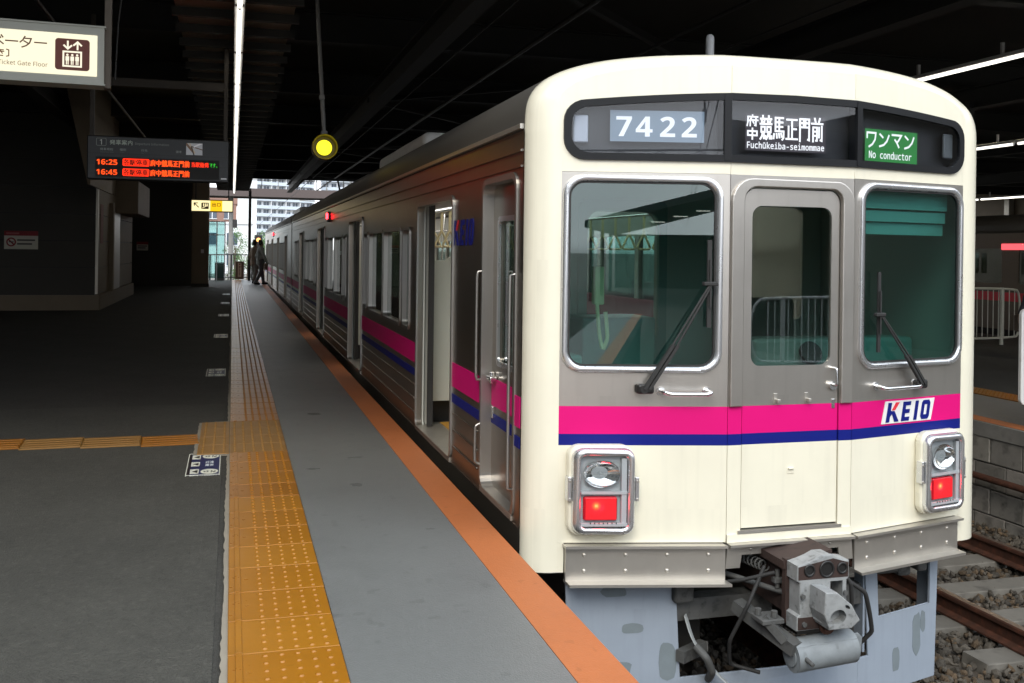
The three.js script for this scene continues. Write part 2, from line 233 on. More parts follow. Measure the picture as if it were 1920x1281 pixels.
// old scuffs and drips on the walkway
for (const [x, z, w, d] of [[0.52, 6.6, 0.05, 0.03], [0.75, 6.1, 0.045, 0.05], [0.83, 6.9, 0.07, 0.02], [1.0, 5.05, 0.03, 0.012], [0.7, 8.8, 0.08, 0.06], [0.9, 3.1, 0.02, 0.012]]) {
  const o = []; for (let k = 0; k < 14; k++) { const a = k / 14 * 6.2832, q = rr(0.6, 1.15); o.push([Math.cos(a) * w * q, Math.sin(a) * d * q]); }
  const m = mesh('scuff_mark', U(ext(poly(o), 0.0012).rotateX(-Math.PI / 2).translate(x, 0.0008, -z)), std([0.134, 0.138, 0.133], 0.7, { map: rep(T.block, 6) }), scene.getObjectByName('platform_walkway'));
}
// tactile paving: one tile per mesh, raised bar on the inner side and rows of blisters
{
  const P = new THREE.Group(); P.name = 'tactile_paving'; scene.add(P); struct(P);
  const dome = (x, z, r = 0.0115) => new THREE.CylinderGeometry(r * 0.62, r, 0.005, 8).translate(x, 0.0145, z);
  const body = (w, d) => RB(w, 0.012, d, 0.003, 0, 0.006, 0, 1);
  const pitch = 0.325;
  const dots = []; for (const x of [-0.068, -0.013, 0.043, 0.098, 0.151]) for (let k = 0; k < 5; k++) dots.push(dome(x, -0.13 + k * 0.065));
  const warn = U([body(0.391, pitch - 0.008), RB(0.024, 0.006, pitch - 0.008, 0.002, -0.158, 0.0145, 0, 1), ...dots], 1);
  const grid = (w, d, nx, nz) => { const g = [body(w, d)]; for (let i = 0; i < nx; i++) for (let k = 0; k < nz; k++) g.push(dome((i + 0.5) / nx * w - w / 2, (k + 0.5) / nz * d - d / 2, 0.011)); return U(g, 1); };
  const gMain = grid(0.391, 0.317, 6, 5), gSide = grid(0.215, 0.317, 3, 5);
  const mats = [M.tileA, M.tileB, M.tileA, M.tileC];
  const near = 3.613 - 6 * pitch;
  for (let k = 0; ; k++) {
    const z = near + (k + 0.5) * pitch; if (z > 46) break;
    if (z > 7.188 && z < 8.488) continue;
    const t = mesh('tile', warn, mats[Math.floor(rnd() * 4)], P); t.position.set(0.1965 + rr(-0.001, 0.001), rr(-0.001, 0.0005), -z);
  }
  for (let k = 0; k < 4; k++) {
    const z = 7.188 + (k + 0.5) * 0.325;
    mesh('tile', gMain, M.tileOld, P).position.set(0.1965, -0.0005, -z);
    mesh('tile', gSide, M.tileOld, P).position.set(-0.112, -0.001, -z);
  }
  // guiding bars leading away to the left
  const bars = [body(0.4, 0.36)]; for (let k = 0; k < 4; k++) bars.push(RB(0.385, 0.006, 0.032, 0.002, 0, 0.0145, -0.126 + k * 0.084, 1));
  const guide = U(bars, 1);
  for (let k = 0; k < 13; k++) {
    const t = mesh('tile', guide, k % 3 ? M.tileOld : M.tileC, P); const d = 0.225 + 0.203 + k * 0.405;
    t.rotation.y = 0.06; t.position.set(-d, -0.001, -(7.765 + (d - 0.25) * 0.062));
  }
  // mortar bed showing along the inner side, with a ragged rim
  const pts = []; for (let z = 1.4; z < 46; z += z < 12 ? 0.05 : 0.2) { const side = z > 7.15 && z < 8.52 ? 0.222 : 0; pts.push([-0.021 - side + rr(-0.004, 0.004) + 0.002 * Math.sin(z * 3.1), z]); }
  const rim = [[0.392, 46], [0.392, 1.4], ...pts];
  const g = ext(poly(rim), 0.005).rotateX(-Math.PI / 2); mesh('mortar_bed', U(g.translate(0, 0, 0)), M.mortar, P);
}
// right-hand island platform with its block wall
{
  const y = -0.25, x0 = 7.45;
  const p = struct(mesh('opposite_platform', U(BB(x0 + 0.06, 16.2, -1.35, y - 0.15, -60, 40)), M.concrete));
  mesh('coping', U(BB(x0, x0 + 0.9, y - 0.15, y - 0.006, -60, 40)), M.concrete, p);
  mesh('paving', U(BB(x0 + 0.9, 16.15, y - 0.15, y - 0.006, -60, 40)), M.asphalt, p);
  mesh('walkway', U(flat(x0 + 0.25, 8.88, y, -40, 60)), M.walk, p);
  mesh('edge_stripe', U(flat(x0 + 0.04, x0 + 0.245, y, 7.9, 60)), M.orange, p);
  const g = U([RB(0.393, 0.012, 0.321, 0.003, 0, 0.006, 0, 1), ...Array.from({ length: 25 }, (_, i) => new THREE.CylinderGeometry(0.007, 0.0115, 0.005, 8).translate(-0.13 + (i % 5) * 0.065, 0.0145, -0.13 + Math.floor(i / 5) * 0.065))], 1);
  for (let k = 0; k < 40; k++) mesh('tile', g, [M.tileA, M.tileC][k % 2], p).position.set(9.09, y - 0.002, -(5 + k * 0.325));
  const bw = 0.43, bh = 0.262, variants = [0, 1, 2].map((i) => uvm(new RoundedBoxGeometry(0.09, bh - 0.012, bw - 0.014, 1, 0.008), 1, i * 0.37, i * 0.51));
  for (let r = 0; r < 4; r++) for (let k = 0; k < 18; k++) {
    const m = mesh('concrete_block', variants[(r * 7 + k * 3) % 3], M.block[Math.floor(rnd() * 4)], p);
    m.position.set(x0 + 0.055 + rr(-0.004, 0.004), y - 0.15 - bh * (r + 0.5), -(5.2 + (k + (r % 2) * 0.5) * bw));
  }
  tag(mesh('rusty_pipe', U([rod(V(7.36, -0.79, 10), V(7.36, -0.79, -60), 0.035, 0.035, 12)]), M.rust), 'rusty pipe running along the concrete block wall below the opposite platform', 'pipe');
}
// tracks
{
  const prof = poly([[-0.063, 0], [0.063, 0], [0.063, 0.012], [0.01, 0.03], [0.009, 0.105], [0.032, 0.118], [0.032, 0.142], [0.026, 0.15], [-0.026, 0.15], [-0.032, 0.142], [-0.032, 0.118], [-0.009, 0.105], [-0.01, 0.03], [-0.063, 0.012]]);
  const web = U(ext(prof, 75), 1), top = U(B(0.05, 0.002, 75, 0, 0.1512, 37.5), 1);
  for (const [x, label] of [[2.787 - 0.7, 'rusty steel rail nearest the left platform, under the train'], [2.787 + 0.7, 'rusty steel rail under the right side of the train'], [5.245, 'rusty steel rail of the empty track nearer the train'], [6.615, 'rusty steel rail of the empty track beside the block wall']]) {
    const t = thing('rail', label, 'rail', [x, RAIL - 0.15, -62], 0, 'rails'); mesh('rail_body', web, M.rust, t); mesh('running_surface', top, M.railTop, t);
  }
  const sg = U(ext(poly([[-1.1, 0], [1.1, 0], [1.08, 0.14], [0.5, 0.13], [-0.5, 0.13], [-1.08, 0.14]]), 0.24, -0.12, 0.008, 2), 1);
  const nth = ['first', 'second', 'third', 'fourth', 'fifth', 'sixth', 'seventh', 'eighth', 'ninth', 'tenth', 'eleventh', 'twelfth', 'thirteenth', 'fourteenth', 'fifteenth'];
  for (let k = 0; k < 15; k++) {
    const s = mesh('sleeper', sg, M.sleeper); s.position.set(5.93 + rr(-0.02, 0.02), RAIL - 0.291, -(3.1 + k * 0.62)); s.rotation.y = rr(-0.01, 0.01);
    tag(s, `grey concrete sleeper of the empty track, ${nth[k]} from the viewer`, 'sleeper', 'sleepers of the empty track');
  }
  for (let k = 0; k < 5; k++) { const s = mesh('sleeper', sg, M.sleeper); s.position.set(2.787, RAIL - 0.297, -(3.2 + k * 0.62)); tag(s, `shaded concrete sleeper below the train front, ${nth[k]} from the viewer`, 'sleeper', 'sleepers below the train front'); }
  // ballast
  const base = new THREE.IcosahedronGeometry(1, 0), bp = base.attributes.position;
  const shove = new Map(); for (let i = 0; i < bp.count; i++) { const k = [bp.getX(i), bp.getY(i), bp.getZ(i)].map((q) => q.toFixed(3)).join(); if (!shove.has(k)) shove.set(k, rr(0.7, 1.2)); const f = shove.get(k); bp.setXYZ(i, bp.getX(i) * f, bp.getY(i) * f * 0.75, bp.getZ(i) * f); }
  base.computeVertexNormals();
  const spots = [];
  const scatter = (n, xa, xb, za, zb) => { for (let i = 0; i < n; i++) spots.push([rr(xa, xb), rr(za, zb)]); };
  scatter(13000, 3.9, 7.46, 3.2, 11); scatter(2500, 3.9, 7.46, 11, 22); scatter(5500, 1.35, 3.95, 3.0, 7.5);
  const im = new THREE.InstancedMesh(base, std([1, 1, 1], 0.95, { map: rep(T.block, 1) }), spots.length); im.name = 'ballast';
  const m = new THREE.Matrix4(), q = new THREE.Quaternion(), e = new THREE.Euler(), c = new THREE.Color();
  spots.forEach(([x, z], i) => {
    const s = rr(0.018, 0.04), onS = Math.abs(((z - 3.1) / 0.62) - Math.round((z - 3.1) / 0.62)) * 0.62 < 0.125 && x > 4.83 && x < 7.03;
    q.setFromEuler(e.set(rr(0, 6), rr(0, 6), rr(0, 6)));
    m.compose(V(x, BED - 0.085 + rr(0, 0.055) - (onS && rnd() < 0.7 ? 0.06 : 0), -z), q, V(s * rr(0.8, 1.3), s, s * rr(0.8, 1.3))); im.setMatrixAt(i, m);
    const k = rr(0.55, 1.25), w = rnd(); c.setRGB(0.105 * k * (w > 0.75 ? 1.25 : 1), 0.092 * k, 0.075 * k * (w > 0.75 ? 0.75 : 1)); im.setColorAt(i, c);
  });
  im.userData = { kind: 'stuff', label: 'grey brown crushed stone ballast between and around the tracks', category: 'ballast' }; im.castShadow = im.receiveShadow = true; scene.add(im);
}
// floor stickers marking the boarding points
{
  const print = canvas(512, 512, (c, w, h) => {      // drawn as read from the track side: rotated a quarter turn
    rfill(c, 0, 0, w, h, 20, '#d8dace'); rfill(c, 14, 14, w - 28, h - 28, 10, '#14224f'); c.fillStyle = '#0b0d14'; c.fillRect(14, 14, 44, h - 28);
    for (const y of [44, 210, 376]) { rfill(c, 62, y, 132, 100, 6, '#d8dace'); c.fillStyle = '#10110f'; c.beginPath(); c.moveTo(84, y + 50); c.lineTo(176, y + 18); c.lineTo(176, y + 82); c.fill(); }
    for (const y of [78, 434]) { c.fillStyle = '#dcdecf'; c.beginPath(); c.ellipse(352, y, 132, 56, 0, 0, 7); c.fill(); }
    c.save(); c.translate(256, 256); c.rotate(Math.PI / 2);
    for (const y of [-178, 178]) { txt(c, '2', y - 24, -120, 96, '#15161a', { bold: true }); kana(c, '両', y - 18, -84, 34, 34, 4, 5, '#33343a'); kana(c, '車', y - 16, -40, 30, 30, 4, 5, '#4a4a4c'); }
    kana(c, '乗車', -62, -150, 54, 54, 12, 7, '#d2dae0'); kana(c, '位置', -62, -82, 54, 54, 12, 7, '#d2dae0');
    c.restore();
  });
  const g = () => { const p = new THREE.BoxGeometry(0.21, 0.0035, 0.69); return p; };
  const where = ['beside the guiding tiles, nearest', 'second in the row', 'third from the viewer', 'fourth from the viewer', 'fifth from the viewer', 'last of the row'];
  const m = printed(print, 0.45);
  [6.9, 11.97, 16.9, 22.1, 27, 32].forEach((z, i) => { const s = mesh('floor_sticker', g(), m); s.position.set(-0.165, 0.0022 - (z > 9.5 ? 0.004 : 0), -z); tag(s, `blue and white boarding sticker on the platform floor, ${where[i]}`, 'sticker', 'boarding stickers on the platform'); });
}
// ------------------------------------------------------------------ station roof: dark deck on steel beams
{
  const r = struct(mesh('station_roof', U(BB(-16, 36, 4.72, 4.95, -ROOF_TO, -ROOF_FROM)), M.deck));
  const ib = (w, h, t) => poly([[-w / 2, 0], [w / 2, 0], [w / 2, t], [t / 2, t], [t / 2, h - t], [w / 2, h - t], [w / 2, h], [-w / 2, h], [-w / 2, h - t], [-t / 2, h - t], [-t / 2, t], [-w / 2, t]]);
  const cross = U(ext(ib(0.2, 0.42, 0.022), 52).rotateY(Math.PI / 2)), along = U(ext(ib(0.22, 0.36, 0.022), ROOF_TO - ROOF_FROM));
  for (let z = ROOF_FROM + 0.3; z < ROOF_TO; z += 4.7) mesh('cross_beam', cross, M.beam, r).position.set(-16, 4.298, -z);
  for (const x of [-9, -3.2, 2.4, 6.9, 12, 18, 25]) mesh('girder', along, M.beam, r).position.set(x, 3.935, -ROOF_TO);
  for (let k = 0; k < 7; k++) mesh('brace', U(bar(V(2.4 + (k % 2) * 4.5, 4.2, -(9 + k * 4.7)), V(6.9 - (k % 2) * 4.5, 4.2, -(13.7 + k * 4.7)), 0.09, 0.09)), M.beam, r);
  const rod1 = mesh('conduit', U([rod(V(3.6, 4.05, -9), V(3.6, 4.05, -45), 0.03), rod(V(5.2, 4.1, -9), V(5.2, 4.1, -45), 0.022), rod(V(-2, 4.0, -9), V(-2, 4.0, -45), 0.025)]), M.darkPaint, r);
  // ribbed soffit that carries the lamps over the platform
  const deckStrip = mesh('soffit_panel', U([BB(-0.62, 0.62, 4.02, 4.06, -ROOF_TO, -ROOF_FROM)]), M.panelCeil, r);
  const rib = U([BB(-0.66, 0.68, 0, 0.09, -0.04, 0.04)]);
  for (let z = ROOF_FROM + 0.4; z < ROOF_TO - 0.2; z += 0.82) mesh('rib', rib, M.beam, r).position.set(0, 3.93, -z);
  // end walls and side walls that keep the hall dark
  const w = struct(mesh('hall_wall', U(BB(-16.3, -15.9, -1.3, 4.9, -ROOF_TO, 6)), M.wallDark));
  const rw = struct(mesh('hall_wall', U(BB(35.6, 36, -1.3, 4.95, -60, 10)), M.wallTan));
  for (let z = 14; z < 46; z += 5) mesh('wall_column', U(BB(35.3, 35.6, -1.3, 4.7, -z - 0.15, -z + 0.15)), M.edgeMetal, rw);
}
// canopy over the opposite platform where it goes on behind the viewer, and overhead line gantries there
{
  const c = thing('platform_canopy', 'dark steel canopy over the opposite platform', 'canopy', [11.8, -0.25, 30]);
  mesh('canopy_roof', U([ext(poly([[-3.4, 4.0], [0, 3.75], [5.2, 4.0], [5.2, 4.12], [0, 3.9], [-3.4, 4.12]]), 46, -23)]), M.deck, c);
  for (const z of [-18, -10, -2, 6, 14, 22]) { mesh('post', U([BB(-0.12, 0.12, 0, 3.8, z - 0.12, z + 0.12)]), M.darkPaint, c); mesh('rafter', U(BB(-3.2, 4.9, 3.6, 3.74, z - 0.07, z + 0.07)), M.darkPaint, c); }
}
{ // unseen train and wall, added behind the viewer to darken the window reflections
  const t = thing('train_car', 'unseen dark train added behind the viewer to darken the window reflections', 'train', [5.93, -1.1, 12]);
  mesh('body', U([RB(2.75, 3.0, 40, 0.3, 0, 2.1, 20, 3)]), std([0.09, 0.09, 0.1], 0.5), t); for (let k = 0; k < 8; k++) mesh('window', U(BB(-1.39, -1.37, 2.0, 2.8, 1.5 + k * 4.8, 4.6 + k * 4.8)), M.black, t); mesh('underframe', U(BB(-1.1, 1.1, 0.15, 0.65, 0.3, 39.5)), M.under, t);  // dark body colour stands in for a stainless side in shadow
  tag(mesh('added_reflection_wall', U([BB(15.9, 16.2, -0.25, 5.2, -4, 46)]), M.wallDark), 'unseen dark wall added behind the viewer at the back of the opposite platform to darken reflections', 'wall');
  const sb = thing('added_sky_blocker', 'unseen grey building added left of the platform behind the viewer to block low sky light', 'building', [-7.2, 0, -4.2]); mesh('wall', U(BB(-3, 0, 0, 6.5, 0, 46)), std([0.13, 0.125, 0.115], 0.8), sb); for (let k = 0; k < 9; k++) mesh('window', U(BB(-0.01, 0.02, 1.1, 2.6, 2 + k * 4.8, 5 + k * 4.8)), M.black, sb); mesh('eaves', U(BB(-3, 0.9, 6.5, 6.7, 0, 46)), M.darkPaint, sb);  // added block that shuts low sky light out of the hall
  const h = thing('track_canopy', 'dark sloping canopy over the tracks far behind the viewer', 'canopy', [1.5, -1.36, 46]);
  mesh('roof', U([ext(poly([[-4.6, 4.2], [6.5, 7.0], [6.5, 7.4], [-4.6, 4.6]]), 26)]), M.darkPaint, h); mesh('end_wall', U(BB(-4.4, 6.4, 0, 4.3, 25, 25.2)), M.wallDark, h);
  for (const z of [1, 9, 17, 24]) for (const [x, y] of [[-4.3, 4.4], [6.2, 7]]) mesh('post', U(BB(x - 0.12, x + 0.12, 0, y, z, z + 0.25)), M.darkPaint, h);
  for (let k = 0; k < 5; k++) mesh('lamp', [BB(-1 + k * 1.3, -0.2 + k * 1.3, 4.6 + k * 0.33, 4.66 + k * 0.33, 3, 3.06)], glow(1, 0.95, 0.85, 1), h);
}
{
  const gantry = (z, x0, x1, label) => {
    const t = thing('overhead_line_gantry', label, 'gantry', [0, -1.3, z]);
    for (const x of [x0, x1]) mesh('post', U(BB(x - 0.14, x + 0.14, 0, 8.3, -0.14, 0.14)), M.greyPole, t);
    for (const y of [7.2, 8.0]) mesh('chord', U(BB(x0, x1, y, y + 0.09, -0.05, 0.05)), M.greyPole, t);
    const n = 12, d = (x1 - x0) / n; for (let k = 0; k < n; k++) mesh('lattice_bar', U(bar(V(x0 + k * d, k % 2 ? 7.25 : 8.03, 0), V(x0 + (k + 1) * d, k % 2 ? 8.03 : 7.25, 0), 0.05, 0.05)), M.greyPole, t);
    for (const x of [2.8, 5.9]) mesh('insulator', U([rod(V(x, 7.2, 0), V(x, 6.3, 0), 0.025), rod(V(x, 6.7, 0), V(x, 6.35, 0), 0.06)]), M.greyPole, t);
  };
  gantry(18, -5, 7.2, 'steel lattice gantry carrying the overhead wires, first behind the viewer'); gantry(42, -5, 7.2, 'steel lattice gantry carrying the overhead wires, farther behind the viewer'); gantry(-66, -2.5, 8.5, 'steel lattice gantry over the tracks past the far end of the roof');
  for (const [x, w] of [[2.787, 'the train’s track'], [5.93, 'the empty track']]) {
    tag(mesh('contact_wire', U([rod(V(x, 4.02, 90), V(x, 4.02, -120), 0.011, 0.011, 5)]), M.wire), `thin overhead contact wire above ${w}`, 'wire', 'overhead wires');
    tag(mesh('messenger_wire', U([pipe([V(x, 5.0, 90), V(x, 4.6, 66), V(x, 5.0, 42), V(x, 4.6, 30), V(x, 5.0, 18), V(x, 4.4, -7)], 0.011, 40, 5)]), M.wire), `sagging support wire over ${w}`, 'wire', 'overhead wires');
  }
  const f = thing('platform_fence', 'white tubular fence on the opposite platform edge, mirrored in the cab windows', 'fence', [7.3, -0.25, 3.6], 0);
  railing(f, 4.6, 1.05, M.fenceWhite);
}
function railing(t, len, h, mat, gap = 0.11) {  // panels with rounded end bends and upright bars, along local x
  const y0 = 0.16, r = 0.022;
  mesh('frame', U([pipe([V(0, y0, 0), V(len, y0, 0), V(len, h, 0), V(0, h, 0)], r, 90, 8, true)]), mat, t);
  for (let x = 0; x <= len; x += len / Math.max(1, Math.round(len / 1.1))) mesh('post', U([rod(V(x === 0 ? 0.35 : Math.min(x, len - 0.35), 0, 0), V(x === 0 ? 0.35 : Math.min(x, len - 0.35), h + 0.05, 0), 0.035)]), mat, t);
  for (let x = gap; x < len - 0.03; x += gap) mesh('bar', U([rod(V(x, y0, 0), V(x, h, 0), 0.009, 0.009, 6)]), mat, t);
}
// ------------------------------------------------------------------ the train
const XC = 2.787, Z0 = 4.547, SW = 0.2244, FOLD = 0.36, HB = 1.36, FE = 1.2;
const part = (name, geo, mat, parent, k) => mesh(name, uvm(join(geo).translate(0, 1.1, 0), k || 1), mat, parent);
function bend(g) { // fold the flat front so that its outer thirds lean back; normals follow
  g = join(g); const p = g.attributes.position, n = g.attributes.normal, v = V(0, 0, 0);
  for (let i = 0; i < p.count; i += 3) {
    const mx = (p.getX(i) + p.getX(i + 1) + p.getX(i + 2)) / 3, k = Math.abs(mx) > FOLD && Math.abs(mx) < FE ? SW * Math.sign(mx) : 0;
    for (let q = i; q < i + 3; q++) { p.setZ(q, p.getZ(q) - SW * Math.max(0, Math.min(Math.abs(p.getX(q)), FE) - FOLD)); v.set(n.getX(q) + k * n.getZ(q), n.getY(q), n.getZ(q)).normalize(); n.setXYZ(q, v.x, v.y, v.z); }
  }
  return g;
}
const face = (name, geo, mat, parent, k) => part(name, bend(geo), mat, parent, k);
const SIDE = 2.06, RISE = 0.41, RN = 3.3;
function outline(bottom) { // body cross section, right foot over the roof to the left foot: points with outward normals
  const half = []; for (let y = bottom; y < SIDE - 0.01; y += 0.2) half.push([HB, y]);
  for (let i = 0; i <= 26; i++) { const a = i / 26 * Math.PI / 2, c = Math.pow(Math.cos(a), 2 / RN), s = Math.pow(Math.sin(a), 2 / RN); half.push([HB * c, SIDE + RISE * s]); }
  const all = [...half, ...half.slice(0, -1).reverse().map(([x, y]) => [-x, y])];
  return all.map(([x, y], i) => { const a = all[Math.max(0, i - 1)], b = all[Math.min(all.length - 1, i + 1)], dx = b[0] - a[0], dy = b[1] - a[1], l = Math.hypot(dx, dy); return { x, y, nx: dy / l, ny: -dx / l }; });
}
function loft(rings) { // rings of equal length -> smooth surface
  const n = rings[0].length, pos = [], idx = []; for (const r of rings) for (const p of r) pos.push(...p);
  for (let j = 0; j + 1 < rings.length; j++) for (let i = 0; i + 1 < n; i++) { const a = j * n + i, b = a + n; idx.push(a, a + 1, b, a + 1, b + 1, b); }
  const g = new THREE.BufferGeometry(); g.setAttribute('position', new THREE.Float32BufferAttribute(pos, 3)); g.setIndex(idx); g.computeVertexNormals(); return g;
}
function ringFrame(cx, cy, hw, hh, r, prof) { // rounded rectangular rim; prof lists (inset, z) from the outer back over the front to the inner back
  return loft(prof.map(([i, z]) => { const p = rrect(-hw + i, hw - i, -hh + i, hh - i, Math.max(0.012, r - i * 0.75)).getPoints(); p.push(p[0].clone()); return p.map((q) => [cx + q.x, cy + q.y, z]); }));
}
const LETTERS = { // italic block letters of the maker's plate, unit height
  K1: [[0, 0], [0.24, 0], [0.30, 0.28], [0.44, 0.42], [0.62, 0], [0.92, 0], [0.62, 0.56], [0.40, 0.56], [0.36, 0.62], [0.44, 1], [0.20, 1]], K2: [[0.44, 0.60], [0.66, 0.60], [1.0, 1], [0.74, 1]],
  E: [[0, 0], [0.62, 0], [0.66, 0.2], [0.28, 0.2], [0.31, 0.4], [0.66, 0.4], [0.7, 0.6], [0.36, 0.6], [0.39, 0.8], [0.78, 0.8], [0.82, 1], [0.2, 1]], I: [[0, 0], [0.24, 0], [0.44, 1], [0.2, 1]],
};
function logo(x0, y0, w, h) { // returns [blue geometries, red geometries]; x grows to the right
  const put = (pts, ox, sx) => ext(poly(pts.map(([a, b]) => [x0 + (ox + a * sx) * w, y0 + b * h])), 0.003, 0);
  const o = poly([[0.03, 0.16], [0.13, 0], [0.6, 0], [0.72, 0.14], [0.86, 0.84], [0.76, 1], [0.3, 1], [0.18, 0.86]].map(([a, b]) => [x0 + (0.745 + a * 0.27) * w, y0 + b * h]));
  o.holes.push(new THREE.Path([[0.27, 0.24], [0.52, 0.24], [0.62, 0.78], [0.38, 0.78]].map(([a, b]) => new THREE.Vector2(x0 + (0.745 + a * 0.27) * w, y0 + b * h))));
  return [[put(LETTERS.K1, 0, 0.3), put(LETTERS.E, 0.33, 0.27), put(LETTERS.I, 0.6, 0.27), ext(o, 0.003, 0)], [put(LETTERS.K2, 0, 0.3)]];
}
const DOORS = [0, 1, 2, 3].map((k) => 1.98 + 4.83 * k), DW = 1.29, LEN = 20.7;
const WINS = [[0.40, 0.72], [0.86, 1.84], [1.94, 2.92], [3.06, 3.38]];
const WY = [0.79, 1.62], DY = [0.05, 1.785];

function carBody(t, lead, d0) {
  const L = -HB;
  const side = (right) => {
    const s = poly([[d0, -0.1], [LEN, -0.1], [LEN, SIDE], [d0, SIDE]]);
    if (!right) for (const d of DOORS) s.holes.push(hole(d, d + DW, DY[0], DY[1], 0.05));
    if (!right && lead) s.holes.push(hole(0.453, 1.143, 0.06, 1.83, 0.07));
    for (const d of DOORS) for (const [a, b] of WINS) if (d + DW + b < LEN - 0.1) s.holes.push(hole(d + DW + a, d + DW + b, WY[0], WY[1], 0.05));
    return s;
  };
  const turn = (g, x) => join(g).rotateY(Math.PI / 2).translate(x, 0, 0);
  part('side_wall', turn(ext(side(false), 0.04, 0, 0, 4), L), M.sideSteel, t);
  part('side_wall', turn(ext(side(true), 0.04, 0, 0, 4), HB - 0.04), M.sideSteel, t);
  part('inner_lining', turn(ext(side(false), 0.012, 0, 0, 4), L + 0.043), M.inner, t);
  part('inner_lining', turn(ext(side(true), 0.012, 0, 0, 4), HB - 0.055), M.inner, t);
  const o = outline(SIDE).filter((p) => p.y >= SIDE);
  part('roof', [loft([d0 + 0.004, 5, 10, 15, LEN].map((d) => o.map((p) => [p.x, p.y, -d])))], M.roofSteel, t, 0.7);
  part('gutter', [BB(L - 0.02, L + 0.02, SIDE + 0.01, SIDE + 0.035, -LEN, -d0 - 0.02)], M.dullSteel, t); part('gutter', [BB(HB - 0.02, HB + 0.02, SIDE + 0.01, SIDE + 0.035, -LEN, -d0 - 0.02)], M.dullSteel, t);
  const rear = poly(outline(-0.1).map((p) => [p.x * 0.995, p.y * 0.995])); part('end_wall', [ext(rear, 0.05, -LEN)], M.dullSteel, t);
  if (!lead) { const f = poly(outline(-0.1).map((p) => [p.x * 0.995, p.y * 0.995])); part('end_wall', [ext(f, 0.05, -d0 - 0.05)], M.dullSteel, t); }
  // seams of the letterboard, beads and colour bands between the door openings
  part('roof_bead', [BB(L - 0.012, L, 1.955, 1.967, -LEN, -d0 - 0.03)], M.sideSteel, t); part('roof_bead', [BB(L - 0.01, L, 1.875, 1.885, -LEN, -d0 - 0.03)], M.sideSteel, t);
  const bays = lead ? [[d0 + 0.015, 0.43], [1.17, 1.95]] : [[d0 + 0.03, 1.95]];
  DOORS.forEach((d, k) => bays.push([d + DW + 0.04, k < 3 ? DOORS[k + 1] - 0.04 : LEN - 0.02]));
  for (const [a, b] of bays) {
    part('pink_stripe', [BB(L - 0.004, L - 0.0005, 0.535, 0.694, -b, -a)], M.pink, t); part('blue_stripe', [BB(L - 0.004, L - 0.0005, 0.43, 0.488, -b, -a)], M.blue, t);
    if (b - a > 0.5) for (const y of [0.36, 0.25, 0.14]) part('bead', [RB(0.014, 0.016, b - a - 0.1, 0.006, L - 0.004, y, -(a + b) / 2, 1)], M.sideSteel, t);
    for (const y of [0.02]) part('sill_seam', [BB(L - 0.006, L, y, y + 0.008, -b, -a)], M.sideSteel, t);
  }
  // door openings: frames, sills, leaves slid into their pockets
  DOORS.forEach((d) => {
    const f = rrect(d - 0.03, d + DW + 0.03, DY[0] - 0.012, DY[1] + 0.03, 0.07); f.holes.push(hole(d + 0.002, d + DW - 0.002, DY[0], DY[1] - 0.002, 0.05));
    const fr = part('door_frame', turn(ext(f, 0.014, -0.014), L), M.jamb, t);
    part('door_sill', [BB(L - 0.012, L + 0.2, DY[0] - 0.03, DY[0] + 0.004, -(d + DW), -d)], M.dullSteel, fr);
    for (const [a, b, e, e2] of [[d + DW - 0.11, d + DW + 0.55, d + DW - 0.11, d + DW - 0.13], [d - 0.55, d + 0.06, d + 0.06, d + 0.08]]) {
      const leaf = part('door_leaf', [BB(L + 0.065, L + 0.1, DY[0] + 0.01, DY[1] + 0.02, -b, -a)], M.inner, t);
      part('rubber_edge', [BB(L + 0.06, L + 0.105, DY[0] + 0.01, DY[1] + 0.02, -Math.max(e, e2), -Math.min(e, e2))], M.rubber, leaf);
    }
    part('floor_mat', [BB(L + 0.2, L + 1.0, DY[0] - 0.02, DY[0] + 0.006, -(d + DW + 0.05), -(d - 0.05))], M.floorYellow, t);
  });
  for (const d of DOORS) for (const [a, b] of WINS) if (d + DW + b < LEN - 0.1) {
    const f = rrect(d + DW + a - 0.018, d + DW + b + 0.018, WY[0] - 0.018, WY[1] + 0.018, 0.06); f.holes.push(hole(d + DW + a + 0.01, d + DW + b - 0.01, WY[0] + 0.01, WY[1] - 0.01, 0.045));
    const w = part('window', turn(ext(f, 0.05, -0.01, 0, 4), L), M.jamb, t);
    part('pane', turn(ext(rrect(d + DW + a + 0.01, d + DW + b - 0.01, WY[0] + 0.01, WY[1] - 0.01, 0.045), 0.001, 0, 0, 4), L + 0.03), M.glassSide, w);
    part('pane', turn(ext(rrect(d + DW + a, d + DW + b, WY[0], WY[1], 0.045), 0.001, 0, 0, 4), HB - 0.02), M.glassSide, w);
  }
  // saloon
  part('floor', [BB(-1.3, 1.3, -0.05, 0.028, -LEN + 0.06, -(lead ? 0.34 : d0 + 0.06))], M.floorGrey, t);
  part('ceiling', [BB(-1.28, 1.28, 2.13, 2.16, -LEN + 0.06, -(lead ? 1.85 : d0 + 0.06))], M.inner, t);
  for (const x of [-0.62, 0.62]) {
    part('ceiling_lamp', [BB(x - 0.06, x + 0.06, 2.1, 2.13, -LEN + 0.5, -2.1)], glow(1, 0.97, 0.9, 1.1), t);
    const l = new THREE.RectAreaLight(0xfff4e0, 1.1, 0.12, LEN - 2.6); l.position.set(x, 1.1 + 2.095, -(LEN + 1.6) / 2); l.rotation.x = -Math.PI / 2; t.add(l);
    part('strap_rail', [rod(V(x * 1.5, 1.8, -2.1), V(x * 1.5, 1.8, -LEN + 0.4), 0.015)], M.chrome, t);
  }
  const strap = join([BB(-0.012, 0.012, -0.2, 0, -0.004, 0.004), pipe([V(0, -0.18, 0), V(0.065, -0.32, 0), V(-0.065, -0.32, 0)], 0.011, 24, 6, true)]);
